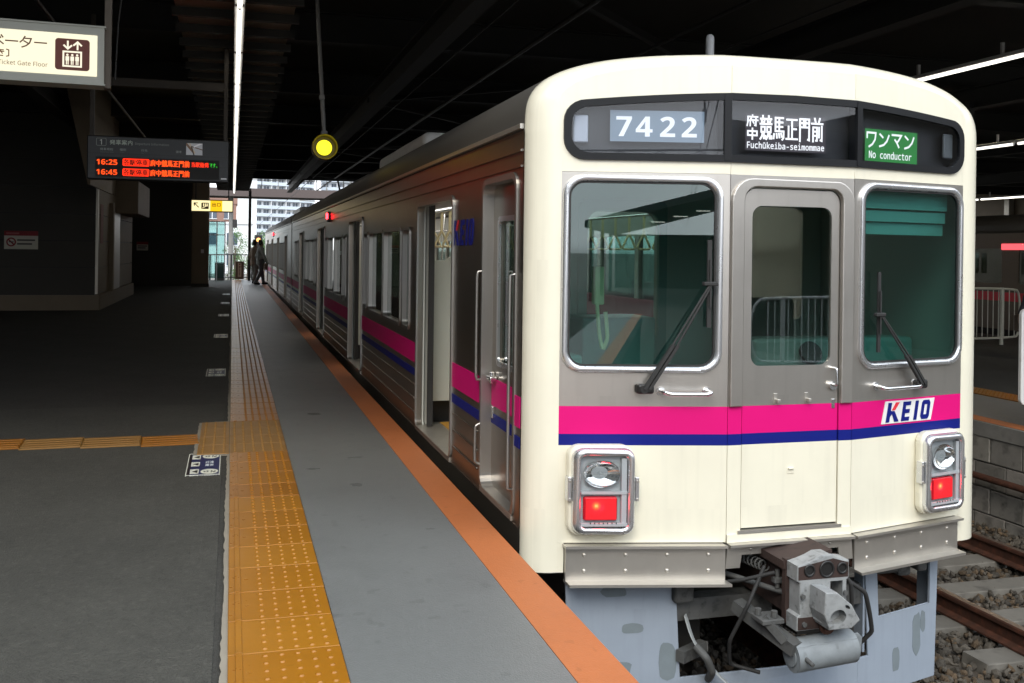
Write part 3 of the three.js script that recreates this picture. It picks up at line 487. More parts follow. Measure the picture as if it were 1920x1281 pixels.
  if (lead) for (const x of [-0.93, 0.93]) for (let k = 0; k < 22; k++) { const m = part('hand_strap', [strap.clone()], M.strap, t); m.position.set(x, 1.8, -(2.3 + k * 0.36)); m.rotation.y = rr(-0.2, 0.2); }
  DOORS.forEach((d, k) => {
    const a = d + DW + 0.12, b = k < 3 ? DOORS[k + 1] - 0.12 : LEN - 0.4;
    for (const g of [-1, 1]) {
      const bench = part('bench_seat', [RB(0.46, 0.12, b - a - 0.1, 0.03, g * 1.05, 0.44, -(a + b) / 2)], M.seat, t); part('bench_back', [RB(0.1, 0.5, b - a - 0.1, 0.03, g * 1.24, 0.72, -(a + b) / 2)], M.seat, bench); part('bench_box', [BB(g * 1.05 - 0.18, g * 1.05 + 0.18, 0.03, 0.37, -b + 0.1, -a - 0.1)], M.black, bench);
      for (const e of [a, b]) {
        const s = new THREE.Shape(); s.moveTo(g * 1.3, 0.22); s.lineTo(g * 1.3, 1.36); s.lineTo(g * 1.12, 1.36); s.quadraticCurveTo(g * 0.84, 1.34, g * 0.8, 0.95); s.lineTo(g * 0.78, 0.34); s.quadraticCurveTo(g * 0.78, 0.24, g * 0.88, 0.22);
        const p = part('partition', [ext(s, 0.03, -0.015).translate(0, 0, -e)], M.inner, t);
        part('grab_pole', [rod(V(g * 0.8, 0.4, -e), V(g * 0.9, 2.1, -e), 0.016)], M.chrome, t);
      }
    }
  });
  // roof equipment
  for (const [a, b] of [[6.4, 9.9], [11.4, 14.2], [15.6, 18.4]]) { const u = part('air_conditioner', [RB(1.5, a < 7 ? 0.34 : 0.24, b - a, 0.08, 0, a < 7 ? 2.6 : 2.54, -(a + b) / 2, 3)], a < 7 ? M.white : M.roofUnit, t); part('grille', [BB(-0.755, -0.745, 2.5, 2.58, -b + 0.5, -a - 0.5)], M.black, u); }
  part('walk_board', [BB(-0.95, -0.75, 2.43, 2.47, -LEN + 0.6, -5.6)], M.darkPaint, t);
  // underneath
  part('underframe', [BB(-1.2, 1.2, -0.3, -0.08, -LEN + 0.2, -0.55), BB(-1.1, 1.1, -0.75, -0.3, -14.5, -5.5)], M.under, t);
  for (const d of [2.9, 5.0, 15.6, 17.7]) { const ax = part('wheelset', [rod(V(-0.9, -0.67, -d), V(0.9, -0.67, -d), 0.07, 0.07, 12)], M.under, t); for (const x of [-0.7, 0.7]) part('wheel', [rod(V(x - 0.06, -0.67, -d), V(x + 0.06, -0.67, -d), 0.42, 0.42, 32)], M.rust, ax); }
  for (const d of [3.95, 16.65]) part('bogie_frame', [BB(-1.0, -0.85, -0.72, -0.48, -d - 1.5, -d + 1.5), BB(0.85, 1.0, -0.72, -0.48, -d - 1.5, -d + 1.5), BB(-1, 1, -0.7, -0.45, -d - 0.25, -d + 0.25)], M.under, t);
  // red door lamp on the side
  const dl = part('side_lamp', [RB(0.06, 0.16, 0.1, 0.015, L - 0.02, 1.93, -10.75, 2)], M.black, t);
  part('lamp_lens', [RB(0.04, 0.1, 0.06, 0.015, L - 0.045, 1.94, -10.73, 2)], glow(1, 0.02, 0.03, 5), dl);
}

const train = thing('train_car', 'cream and stainless steel leading car with pink and blue stripes and number 7422', 'train', [XC, -1.1, -Z0]);
{
  const t = train, R = 0.16, RZ = 0.12;
  carBody(t, true, 0.31);
  // ---- cream front shell: rounded corner posts and roof edge
  const ol = outline(-0.17), rings = [];
  for (let k = 0; k <= 8; k++) { const a = k / 8 * Math.PI / 2; rings.push(ol.map((p) => { const q = 0.07 + 0.09 * p.nx * p.nx, x = p.x - p.nx * q * (1 - Math.cos(a)), y = p.y - p.ny * q * (1 - Math.cos(a)); return [x, y, -SW * Math.max(0, Math.min(Math.abs(x), FE) - FOLD) - RZ + RZ * Math.sin(a)]; })); }
  const back = ol.map((p) => [p.x, p.y, -0.325]);
  part('front_shell', [loft([back, ...rings])], M.cream, t);
  const ring = rings[8].map(([x, y]) => [x, y]).filter(([, y]) => y > 1.9).sort((a, b) => a[0] - b[0]);
  const topY = (s) => { for (let i = 0; i + 1 < ring.length; i++) if (ring[i][0] <= s && ring[i + 1][0] >= s) { const f = (s - ring[i][0]) / (ring[i + 1][0] - ring[i][0] + 1e-9); return ring[i][1] * (1 - f) + ring[i + 1][1] * f; } return ring[0][1]; };
  const topPts = (a, b) => { const lo = Math.min(a, b), hi = Math.max(a, b), o = ring.filter(([x]) => x > lo + 1e-4 && x < hi - 1e-4).map(([x, y]) => [x, y]); if (a > b) o.reverse(); return [[a, topY(a)], ...o, [b, topY(b)]]; };
  const bandTop = (s) => 2.25 - 0.055 * (s / 1.1) ** 2, BANDB = 1.918;
  function bandHalf(s0, i) { // right half of the destination band, from s0 outwards, inset by i
    const e = 1.182 - i, r = 0.1 - i * 0.5, o = [], b = BANDB + i;
    for (let k = 0; k <= 8; k++) { const s = s0 + (e - r - s0) * k / 8; o.push([s, bandTop(s) - i]); }
    const ty = bandTop(e - r) - i; for (let k = 1; k <= 6; k++) { const a = Math.PI / 2 * (1 - k / 6); o.push([e - r + r * Math.cos(a), ty - r + r * Math.sin(a)]); }
    for (let k = 0; k <= 6; k++) { const a = -Math.PI / 2 * k / 6; o.push([e - r + r * Math.cos(a), b + r + r * Math.sin(a)]); }
    o.push([s0, b]); return o;
  }
  const rim = rings[8].filter(([x, y]) => x > FOLD + 0.004 && y > 1.87).map(([x, y]) => [x, y]);
  const flip = (g, pts) => (g > 0 ? pts : pts.map(([x, y]) => [-x, y]));
  const D = 0.03, YS = { bot: -0.02, blue: 0.47, pink: 0.527, steel: 0.667, cream: 1.845 };
  const tailTex = canvas(160, 112, (c) => { c.fillStyle = '#e8081c'; c.fillRect(0, 0, 160, 112); const g = c.createRadialGradient(56, 40, 3, 56, 40, 52); g.addColorStop(0, '#ffd070'); g.addColorStop(0.18, '#ff7a38'); g.addColorStop(0.5, '#f81a28'); g.addColorStop(1, '#e8081c'); c.fillStyle = g; c.fillRect(0, 0, 160, 112); c.fillStyle = 'rgba(120,0,10,0.25)'; for (let x = 0; x < 160; x += 8) c.fillRect(x, 0, 2, 112); });
  // ---- side columns of the face
  for (const g of [-1, 1]) {
    const rect = (a, b, y0, y1) => poly(flip(g, [[a, y0], [b, y0], [b, y1], [a, y1]]));
    face('upper_panel', [ext(poly(flip(g, [[FOLD + 0.002, YS.cream + 0.0015], [FE, YS.cream + 0.0015], ...rim, [FOLD + 0.002, topY(FOLD)], ...bandHalf(FOLD + 0.002, 0)])), D, -D)], M.cream, t);
    face('lower_panel', [ext(rect(FOLD + 0.003, FE, YS.bot, YS.blue), D, -D)], M.cream, t);
    face('blue_stripe', [ext(rect(FOLD + 0.003, FE, YS.blue, YS.pink), D, -D)], M.blue, t);
    face('pink_stripe', [ext(rect(FOLD + 0.003, FE, YS.pink, YS.steel), D, -D)], M.pink, t);
    const sp = rect(FOLD + 0.003, FE, YS.steel, YS.cream); sp.holes.push(g > 0 ? hole(0.42, 1.175, 0.858, 1.81, 0.09) : hole(-1.175, -0.42, 0.858, 1.81, 0.09));
    face('steel_panel', [ext(sp, D, -D)], M.steel, t);
    const a = g > 0 ? 0.398 : -1.196, b = g > 0 ? 1.196 : -0.398;
    const fr = face('front_window', [ringFrame((a + b) / 2, 1.334, (b - a) / 2, 0.498, 0.105, [[0, -0.01], [0, 0.006], [0.003, 0.015], [0.009, 0.02], [0.024, 0.02], [0.031, 0.014], [0.034, 0.004], [0.034, -0.01]])], M.alu, t);
    const gk = rrect(a + 0.029, b - 0.029, 0.865, 1.803, 0.08); gk.holes.push(hole(a + 0.042, b - 0.042, 0.878, 1.79, 0.07)); face('rubber_seal', [ext(gk, 0.018, -0.012, 0, 10)], M.rubber, fr);
    face('window_pane', [ext(rrect(a + 0.034, b - 0.034, 0.87, 1.798, 0.075), 0.002, -0.006, 0, 10)], M.glassFront, fr);
    // black destination frame
    const bf = face('display_frame', [ext(poly(flip(g, [...bandHalf(FOLD, -0.012), ...bandHalf(FOLD, 0.024).reverse()])), 0.02, -0.006)], M.frameBlack, t);
    face('display_box', [ext(poly(flip(g, [...bandHalf(FOLD, -0.002), ...bandHalf(FOLD, 0.012).reverse()])), 0.06, -0.07), ext(poly(flip(g, bandHalf(FOLD, -0.006))), 0.005, -0.076)], M.black, bf);
    face('display_glass', [ext(poly(flip(g, bandHalf(0.4, 0.02))), 0.002, 0.002)], M.glassBand, bf);
    face('mullion', [BB(g > 0 ? 0.366 : -0.402, g > 0 ? 0.402 : -0.366, BANDB - 0.004, bandTop(0.39) + 0.006, -0.06, 0.017)], M.frameBlack, bf);
    face('marker_lamp', [RB(0.075, 0.14, 0.02, 0.009, g * 1.1, 2.065, -0.035)], g < 0 ? std([0.42, 0.45, 0.5], 0.3) : std([0.1, 0.11, 0.11], 0.3), bf);
    // headlight and tail lamp housing
    const cx = g * 1.0, lampY = 0.255;
    const lh = face('lamp_housing', [ringFrame(cx, lampY, 0.152, 0.215, 0.055, [[0, 0], [0, 0.07], [0.003, 0.084], [0.01, 0.094], [0.018, 0.098], [0.028, 0.098], [0.034, 0.093], [0.037, 0.084], [0.037, 0.05]])], M.alu, t); if (g < 0) lh.userData.label = 'left silver lamp housing with lit red tail lamp';
    face('housing_base', [ext(rrect(cx - 0.165, cx + 0.158, lampY - 0.226, lampY + 0.226, 0.06), 0.055, 0, 0.012, 8)], M.cream, lh);
    face('inner_frame', [BB(cx - 0.115, cx + 0.115, lampY - 0.17, lampY + 0.17, 0.055, 0.058), BB(cx - 0.112, cx + 0.112, lampY - 0.012, lampY + 0.002, 0.058, 0.085), BB(cx - 0.112, cx + 0.112, lampY - 0.17, lampY - 0.155, 0.058, 0.09), BB(cx + 0.085, cx + 0.11, lampY - 0.16, lampY + 0.165, 0.058, 0.082)], std([0.33, 0.36, 0.38], 0.5), lh);
    const bowl = new THREE.SphereGeometry(0.1, 28, 12, 0, Math.PI * 2, 0, 1.15).rotateX(-Math.PI / 2).scale(0.98, 0.76, 0.55).translate(cx - 0.015, lampY + 0.09, 0.108);
    const hl = face('headlight', [bowl], std(0.82, 0.07, { metalness: 1, side: THREE.DoubleSide }), lh);
    face('lamp_bulb', [new THREE.SphereGeometry(0.014, 10, 8).translate(cx - 0.02, lampY + 0.09, 0.075)], M.glassClear, hl);
    face('lens_rib', [0, 1, 2].map((k) => BB(cx - 0.085, cx + 0.055, lampY + 0.055 + k * 0.035, lampY + 0.057 + k * 0.035, 0.09, 0.093)), M.alu, hl);
    face('headlight_glass', [ext(rrect(cx - 0.1, cx + 0.07, lampY + 0.024, lampY + 0.156, 0.02), 0.002, 0.094)], M.glassClear, hl);
    const tl = face('tail_lamp', [RB(0.165, 0.12, 0.026, 0.012, cx - 0.015, lampY - 0.085, 0.068)], std([0.4, 0.004, 0.015], 0.25), lh);
    fixUV(face('glowing_lens', [new THREE.PlaneGeometry(0.15, 0.105).translate(cx - 0.015, lampY - 0.085, 0.0825)], lit(tailTex, 0.42, { roughness: 0.2 }), tl));
    { const l = new THREE.PointLight(0xff1020, 0.012); l.position.set(cx - 0.015, 1.1 + lampY - 0.085, 0.1 - SW * (Math.abs(cx) - FOLD)); t.add(l); }
    for (const s of [-1, 1]) { const h = face('hinge', [RB(0.018, 0.12, 0.05, 0.004, cx + s * 0.165, lampY + 0.01, 0.05)], M.alu, lh); for (const y of [-0.04, 0.05]) face('screw', [rod(V(cx + s * 0.165, lampY + y, 0.07), V(cx + s * 0.165, lampY + y, 0.08), 0.007)], M.dullSteel, h); }
    for (let k = 0; k < 7; k++) face('drain_slot', [BB(cx - 0.07 + k * 0.021, cx - 0.066 + k * 0.021, lampY - 0.158, lampY - 0.15, 0.088, 0.0915)], M.black, lh);
    face('corner_strip', [ext(rect(1.168, FE, -0.17, YS.bot - 0.001), 0.03, -0.03)], M.cream, t);
    // bumper plate with flanges and bolts
    const p0 = g > 0 ? 0.375 : -1.165, p1 = g > 0 ? 1.165 : -0.375;
    const bp = face('bumper_plate', [ext(rrect(p0, p1, -0.205, -0.036, 0.005), 0.02, 0.004)], M.dullSteel, t);
    face('flange', [ext(rrect(p0 - (g < 0 ? 0.01 : 0), p1 + (g > 0 ? 0.02 : 0.0), -0.037, -0.024, 0.002), 0.075, -0.02)], M.dullSteel, bp); face('flange', [ext(rrect(p0 - 0.0, p1 + 0.005, -0.218, -0.204, 0.002), 0.1, -0.01)], M.dullSteel, bp);
    for (const y of [-0.075, -0.155]) for (let k = 0; k < 4; k++) face('bolt', [new THREE.SphereGeometry(0.011, 10, 6).scale(1, 1, 0.6).translate(p0 + 0.09 + k * 0.205, y, 0.025)], M.dullSteel, bp);
    // hand rail under the window
    const hx = g > 0 ? [0.535, 0.83] : [-0.7, -0.47]; face('grab_handle', [pipe([V(hx[0], 0.745, 0), V(hx[0], 0.745, 0.055), V(hx[0] + 0.03, 0.738, 0.07), V(hx[1] - 0.03, 0.738, 0.07), V(hx[1], 0.745, 0.055), V(hx[1], 0.745, 0)], 0.011, 40), rod(V(hx[0], 0.745, -0.002), V(hx[0], 0.745, 0.006), 0.022, 0.022, 12), rod(V(hx[1], 0.745, -0.002), V(hx[1], 0.745, 0.006), 0.022, 0.022, 12)], M.chrome, t);
    // wiper: pivot, two parallel arms, blade
    const [px, py, ex, ey, b0, b1] = g < 0 ? [-0.8, 0.76, -0.478, 1.29, 1.07, 1.51] : [0.835, 0.745, 0.52, 1.13, 0.93, 1.355];
    const w = face('wiper', [RB(0.085, 0.05, 0.05, 0.015, px + 0.01, py, 0.03), rod(V(px, py, 0), V(px, py, 0.06), 0.022)], M.black, t);
    for (const o of [0, 0.024]) face('wiper_arm', [bar(V(px + o, py, 0.055), V(px + o + (ex - px) * 0.42, py + (ey - py) * 0.42, 0.062), 0.022, 0.014), rod(V(px + o + (ex - px) * 0.4, py + (ey - py) * 0.4, 0.06), V(ex + o * 0.4, ey, 0.05), 0.006)], M.rubber, w);
    face('wiper_blade', [bar(V(ex, b0, 0.034), V(ex, b1, 0.034), 0.013, 0.02), bar(V(ex, b0 + 0.1, 0.05), V(ex, b1 - 0.1, 0.05), 0.008, 0.01), RB(0.07, 0.02, 0.03, 0.005, ex, ey, 0.045)], M.rubber, w);
  }
  // ---- centre column: display, doorway surround, gangway door
  const F = FOLD;
  face('upper_panel', [ext(poly([[-F, YS.cream], [F, YS.cream], [F, BANDB], [-F, BANDB]]), D, -D), ext(poly([...topPts(F, -F), [-F, bandTop(F)], [0, bandTop(0)], [F, bandTop(F)]]), D, -D)], M.cream, t);
  const cf = face('display_frame', [ext(poly([[-F, BANDB - 0.012], [F, BANDB - 0.012], [F, BANDB + 0.024], [-F, BANDB + 0.024]]), 0.02, -0.006), ext(poly([[-F, bandTop(F) - 0.024], [0, bandTop(0) - 0.024], [F, bandTop(F) - 0.024], [F, bandTop(F) + 0.012], [0, bandTop(0) + 0.012], [-F, bandTop(F) + 0.012]]), 0.02, -0.006)], M.frameBlack, t);
  face('display_glass', [ext(poly([[-F, BANDB + 0.026], [F, BANDB + 0.026], [F, bandTop(F) - 0.02], [0, bandTop(0) - 0.02], [-F, bandTop(F) - 0.02]]), 0.002, 0.002)], M.glassBand, cf);
  face('display_box', [ext(poly([[-F, BANDB - 0.006], [F, BANDB - 0.006], [F, bandTop(F)], [-F, bandTop(F)]]), 0.005, -0.076), BB(-F, F, bandTop(F) - 0.01, bandTop(F), -0.07, -0.01), BB(-F, F, BANDB, BANDB + 0.012, -0.07, -0.01)], M.black, cf);
  const strip = (y0, y1, m, n) => { for (const g of [-1, 1]) face(n, [ext(poly(flip(g, [[0.283, y0], [F, y0], [F, y1], [0.283, y1]])), D, -D)], m, t); };
  strip(YS.bot, YS.blue, M.cream, 'lower_panel'); strip(YS.blue, YS.pink, M.blue, 'blue_stripe'); strip(YS.pink, YS.steel, M.pink, 'pink_stripe');
  const arch = (a, y0, y1, r) => { const o = [[-a, y0], [-a, y1 - r]]; for (let k = 1; k < 7; k++) { const q = Math.PI - Math.PI / 2 * k / 6; o.push([-a + r + r * Math.cos(q), y1 - r + r * Math.sin(q)]); } for (let k = 1; k <= 6; k++) { const q = Math.PI / 2 - Math.PI / 2 * k / 6; o.push([a - r + r * Math.cos(q), y1 - r + r * Math.sin(q)]); } o.push([a, y0]); return o; };
  face('steel_panel', [ext(poly([[-F, YS.steel], ...arch(0.283, YS.steel, 1.783, 0.07).slice(0), [F, YS.steel], [F, YS.cream], [-F, YS.cream]]), D, -D)], M.steel, t);
  face('door_surround', [ext(poly([...arch(0.356, YS.steel + 0.001, 1.828, 0.12), ...arch(0.286, YS.steel + 0.001, 1.786, 0.07).reverse()]), 0.018, 0.0005, 0.005)], M.steel, t);
  const dz = -0.026, dd = 0.02, DWD = 0.277;
  const gd = face('gangway_door', [(() => { const s = poly(arch(DWD, YS.steel, 1.777, 0.065)); s.holes.push(hole(-0.232, 0.232, 0.868, 1.69, 0.055)); return ext(s, dd, dz); })()], M.steel, t);
  for (const [y0, y1, m, n] of [[0.045, YS.blue, M.cream, 'door_lower_panel'], [YS.blue, YS.pink, M.blue, 'door_blue_stripe'], [YS.pink, YS.steel, M.pink, 'door_pink_stripe']]) face(n, [BB(-DWD, DWD, y0, y1, dz, dz + dd)], m, gd);
  face('door_window', [ext(rrect(-0.234, 0.234, 0.866, 1.692, 0.055), 0.002, dz + 0.008)], M.glassDoor, gd);
  face('door_sill', [BB(-0.3, 0.3, 0.02, 0.036, -0.04, 0.012)], M.dullSteel, t); face('lower_lip', [BB(-F, F, -0.022, 0.018, -0.03, 0.01)], M.cream, t);
  face('door_handle', [pipe([V(0.243, 0.85, dz + dd), V(0.243, 0.85, 0.035), V(0.243, 0.77, 0.04), V(0.243, 0.765, dz + dd)], 0.009, 24), rod(V(0.243, 0.76, dz + dd), V(0.243, 0.76, 0.012), 0.022, 0.022, 14)], M.chrome, gd);
  face('keyhole_plate', [RB(0.02, 0.05, 0.006, 0.003, 0.252, 0.665, dz + dd)], M.chrome, gd);
  for (const x of [-0.088, 0.092]) face('hook', [RB(0.022, 0.055, 0.006, 0.002, x, 0.7, dz + dd), RB(0.018, 0.018, 0.03, 0.003, x + 0.006, 0.69, 0.01)], M.dullSteel, gd);
  face('small_plate', [RB(0.04, 0.03, 0.006, 0.002, 0.005, 0.325, dz + dd), RB(0.03, 0.008, 0.014, 0.002, 0.005, 0.338, 0.0)], M.cream, gd);
  const ap = face('apron', [ext(poly([[-F, -0.03], [F, -0.03], [F + 0.01, -0.15], [0.29, -0.15], [0.28, -0.085], [-0.28, -0.085], [-0.29, -0.15], [-F - 0.01, -0.15]]), 0.015, 0)], M.dullSteel, t);
  face('lip', [BB(-F, F, -0.036, -0.023, -0.02, 0.05)], M.dullSteel, ap); for (const x of [-0.23, -0.08, 0.08, 0.23]) face('bolt', [new THREE.SphereGeometry(0.009, 10, 6).scale(1, 1, 0.6).translate(x, -0.058, 0.016)], M.dullSteel, ap);
  // ---- numbers and displays behind the glass
  const numTex = canvas(512, 192, (c) => { rfill(c, 0, 0, 512, 192, 0, '#7c8c98'); [...'7422'].forEach((d, i) => txt(c, d, [76, 186, 312, 430][i], 160, 172, '#ffffff', { bold: true, align: 'center', sx: 1.0 })); });
  const np = face('number_plate', [new THREE.PlaneGeometry(0.47, 0.158).translate(-0.722, 2.083, -0.022)], printed(numTex, 0.5), t); fixUV(np);
  const ledTex = canvas(640, 256, (c) => { c.fillStyle = '#2a2226'; c.fillRect(0, 0, 640, 256); kana(c, '府', 12, 10, 88, 78, 0, 11, '#fff'); kana(c, '中', 12, 104, 88, 72, 0, 13, '#fff'); kana(c, '競馬正門前', 116, 12, 92, 164, 10, 14, '#fff'); txt(c, 'Fuchūkeiba-seimommae', 10, 240, 60, '#fff', { bold: true, font: 'monospace', sx: 0.86 }); });
  fixUV(face('destination_display', [new THREE.PlaneGeometry(0.47, 0.188).translate(-0.036, 2.068, -0.022)], lit(ledTex, 0.46), t));
  const manTex = canvas(480, 200, (c) => { c.fillStyle = '#0d7a26'; c.fillRect(0, 0, 480, 200); kana(c, 'ワンマン', 10, 14, 96, 100, 20, 13, '#fff'); txt(c, 'No conductor', 34, 180, 60, '#fff', { bold: true, font: 'monospace', sx: 0.92 }); });
  fixUV(face('service_display', [new THREE.PlaneGeometry(0.395, 0.172).translate(0.648, 2.035, -0.022)], lit(manTex, 0.4), t));
  // ---- maker's plate
  const [lb, lr] = logo(0.606, 0.545, 0.352, 0.104);
  const plate = face('name_plate', [ext(poly([[0.575, 0.537], [0.955, 0.537], [0.985, 0.657], [0.605, 0.657]]), 0.004, 0.0005)], M.white, t);
  face('blue_letters', lb.map((g) => g.translate(0, 0, 0.0048)), M.blue, plate); face('red_stroke', lr.map((g) => g.translate(0, 0, 0.0048)), M.red, plate);
  // ---- cab door on the platform side
  const L = -HB, turn = (g, x) => join(g).rotateY(Math.PI / 2).translate(x, 0, 0);
  const ds = rrect(0.455, 1.141, 0.062, 1.828, 0.07); ds.holes.push(hole(0.6, 0.98, 0.8, 1.62, 0.03));
  const cd = part('cab_door', turn(ext(ds, 0.03, 0), L + 0.06), M.sideSteel, t);
  const wf = rrect(0.58, 1.0, 0.78, 1.64, 0.04); wf.holes.push(hole(0.61, 0.97, 0.81, 1.61, 0.025)); part('window_frame', turn(ext(wf, 0.014, -0.014), L + 0.06), M.alu, cd);
  part('window_pane', turn(ext(rrect(0.6, 0.98, 0.8, 1.62, 0.03), 0.002, 0), L + 0.075), M.glassSide, cd);
  part('pink_stripe', [BB(L + 0.055, L + 0.0595, 0.535, 0.694, -1.13, -0.47)], M.pink, cd); part('blue_stripe', [BB(L + 0.055, L + 0.0595, 0.43, 0.488, -1.13, -0.47)], M.blue, cd);
  part('door_handle', [RB(0.05, 0.03, 0.09, 0.01, L + 0.035, 0.7, -1.05), RB(0.03, 0.07, 0.03, 0.008, L + 0.045, 0.7, -1.08)], M.chrome, cd); part('door_lock', [RB(0.02, 0.07, 0.03, 0.006, L + 0.05, 0.5, -1.07)], M.chrome, cd);
  const fr = rrect(0.425, 1.171, 0.03, 1.86, 0.09); fr.holes.push(hole(0.457, 1.139, 0.064, 1.826, 0.07)); part('cab_door_frame', turn(ext(fr, 0.07, -0.008), L), M.jamb, t);
  part('cab_door_sill', [BB(L - 0.01, L + 0.09, 0.03, 0.062, -1.14, -0.455)], M.dullSteel, t);
  for (const [d, y0, y1] of [[1.155, 0.68, 1.32], [1.155, 0.18, 0.42], [0.435, 0.2, 1.32]]) part('grab_rail', [pipe([V(L - 0.006, y0, -d), V(L - 0.034, y0 + 0.02, -d), V(L - 0.034, y1 - 0.02, -d), V(L - 0.006, y1, -d)], 0.009, 30)], M.jamb, t);
  const [sb, sr] = logo(-2.0, 1.475, 0.6, 0.165);   // lettering beside the cab door, read from the platform
  for (const [gs, m, n] of [[sb, M.blue, 'blue_letters'], [sr, M.red, 'red_stroke']]) part(n, [join(gs).rotateY(-Math.PI / 2).translate(L - 0.0005, 0, 0).translate(0, 0, 0.02)], m, t);
  // ---- cab interior
  const bh = poly([[-1.3, 0.03], [1.3, 0.03], [1.3, 2.12], [-1.3, 2.12]]); bh.holes.push(hole(-1.2, -0.78, 0.95, 1.82, 0.05)); bh.holes.push(hole(-0.5, 0.02, 0.82, 1.72, 0.09)); bh.holes.push(hole(0.5, 1.15, 0.98, 1.78, 0.05));
  const bk = part('bulkhead', [ext(bh, 0.05, -1.8)], M.inner, t);
  part('bulkhead_pane', [ext(rrect(-1.2, -0.78, 0.95, 1.82, 0.05), 0.002, -1.78), ext(rrect(-0.5, 0.02, 0.82, 1.72, 0.09), 0.002, -1.78), ext(rrect(0.5, 1.15, 0.98, 1.78, 0.05), 0.002, -1.78)], M.glassClear, bk);
  const wr = rrect(-0.56, 0.08, 0.1, 1.8, 0.06); wr.holes.push(hole(-0.5, 0.02, 0.82, 1.72, 0.09)); part('bulkhead_door', [ext(wr, 0.03, -1.748)], M.innerTeal, bk);
  part('cab_ceiling', [BB(-1.28, 1.28, 2.13, 2.16, -1.85, -0.3)], M.innerTeal, t);
  const desk = part('driver_desk', [RB(1.15, 0.75, 0.5, 0.04, 0.68, 0.4, -0.62), RB(1.1, 0.22, 0.18, 0.03, 0.68, 0.84, -0.72)], M.cabDesk, t);
  part('gauge', [rod(V(0.5, 0.86, -0.62), V(0.5, 0.87, -0.6), 0.07, 0.07, 20), rod(V(0.72, 0.86, -0.62), V(0.72, 0.87, -0.6), 0.07, 0.07, 20)], M.black, desk);
  part('equipment_cabinet', [RB(0.5, 1.0, 0.35, 0.02, -0.42, 0.53, -1.5), BB(-0.6, -0.42, 0.86, 0.92, -1.324, -1.32), BB(-0.38, -0.22, 0.86, 0.92, -1.324, -1.32)], M.innerTeal, t);
  part('side_cabinet', [RB(0.35, 0.85, 0.5, 0.02, -1.1, 0.45, -0.85)], M.innerTeal, t);
  part('driver_seat', [RB(0.45, 0.1, 0.42, 0.04, 0.68, 0.5, -1.25), RB(0.45, 0.6, 0.1, 0.04, 0.68, 0.85, -1.48)], M.floorGrey, t);
  part('telephone_cord', [pipe([V(-0.78, 1.25, -0.8), V(-0.76, 1.0, -0.8), V(-0.74, 0.88, -0.79), V(-0.71, 0.95, -0.79), V(-0.72, 1.1, -0.8)], 0.012, 30), RB(0.06, 0.22, 0.06, 0.01, -0.76, 1.25, -0.82)], M.strap, t);
  part('sun_blind', [bend(BB(0.46, 1.14, 1.7, 1.8, -0.09, -0.07)), bend(BB(0.46, 1.14, 1.63, 1.69, -0.1, -0.085)), bend(BB(0.46, 1.14, 1.56, 1.625, -0.12, -0.105))], std([0.3, 0.5, 0.48], 0.6), t);
  // ---- obstacle guard below the bumper
  const gl = face('guard_plate', [ext(poly([[-1.13, -0.2], [-0.575, -0.2], [-0.545, -0.74], [0.5, -0.74], [0.5, -0.97], [-1.1, -0.97]]), 0.014, -0.1, 0.003)], M.plow, t);
  const gr = poly([[0.545, -0.2], [1.12, -0.2], [1.1, -0.95], [0.5, -0.97], [0.5, -0.74], [0.575, -0.74]]); gr.holes.push(new THREE.Path([[0.63, -0.215], [1.055, -0.215], [1.055, -0.53], [0.65, -0.545]].map(([a, b]) => new THREE.Vector2(a, b))));
  const gp = face('guard_plate', [ext(gr, 0.014, -0.1, 0.003), BB(1.095, 1.109, -0.94, -0.2, -0.24, -0.1), BB(0.545, 0.56, -0.72, -0.2, -0.18, -0.1)], M.plow, t);
  const blotch = (x, y, w, h) => { const o = []; for (let k = 0; k < 16; k++) { const a = k / 16 * 6.2832; o.push([x + Math.sign(Math.cos(a)) * Math.pow(Math.abs(Math.cos(a)), 0.6) * w * rr(0.88, 1.08), y + Math.sign(Math.sin(a)) * Math.pow(Math.abs(Math.sin(a)), 0.6) * h * rr(0.85, 1.1)]); } return ext(poly(o), 0.0012, -0.0855); };
  for (const [x, y, w, h] of [[-0.885, -0.295, 0.065, 0.028], [-0.79, -0.485, 0.055, 0.028], [-0.85, -0.69, 0.06, 0.035], [-0.61, -0.66, 0.045, 0.1]]) face('touch_up_paint', [blotch(x, y, w, h)], M.plowPatch, gl);
  for (const [x, y, w, h] of [[0.79, -0.8, 0.028, 0.07], [0.95, -0.68, 0.032, 0.12], [1.0, -0.62, 0.02, 0.06]]) face('touch_up_paint', [blotch(x, y, w, h)], M.plowPatch, gp);
  // ---- coupler
  const cp = part('coupler', [(() => { const s = poly([[-0.155, -0.055], [-0.11, -0.045], [-0.06, -0.03], [-0.02, -0.012], [0.03, -0.012], [0.065, -0.035], [0.13, -0.045], [0.13, -0.13], [0.118, -0.14], [0.118, -0.29], [0.13, -0.3], [0.13, -0.365], [-0.155, -0.37], [-0.155, -0.3], [-0.14, -0.29], [-0.14, -0.14], [-0.155, -0.13]]); for (const [x, r] of [[-0.09, 0.025], [0.005, 0.036], [0.09, 0.024]]) { const h = new THREE.Path(); h.absarc(x, -0.07, r, 0, 7, true); s.holes.push(h); } s.holes.push(new THREE.Path([[0.02, -0.135], [0.1, -0.135], [0.1, -0.3], [0.02, -0.3]].map(([a, b]) => new THREE.Vector2(a, b)))); return ext(s, 0.1, 0.23, 0.006); })()], M.couplerGrey, t);
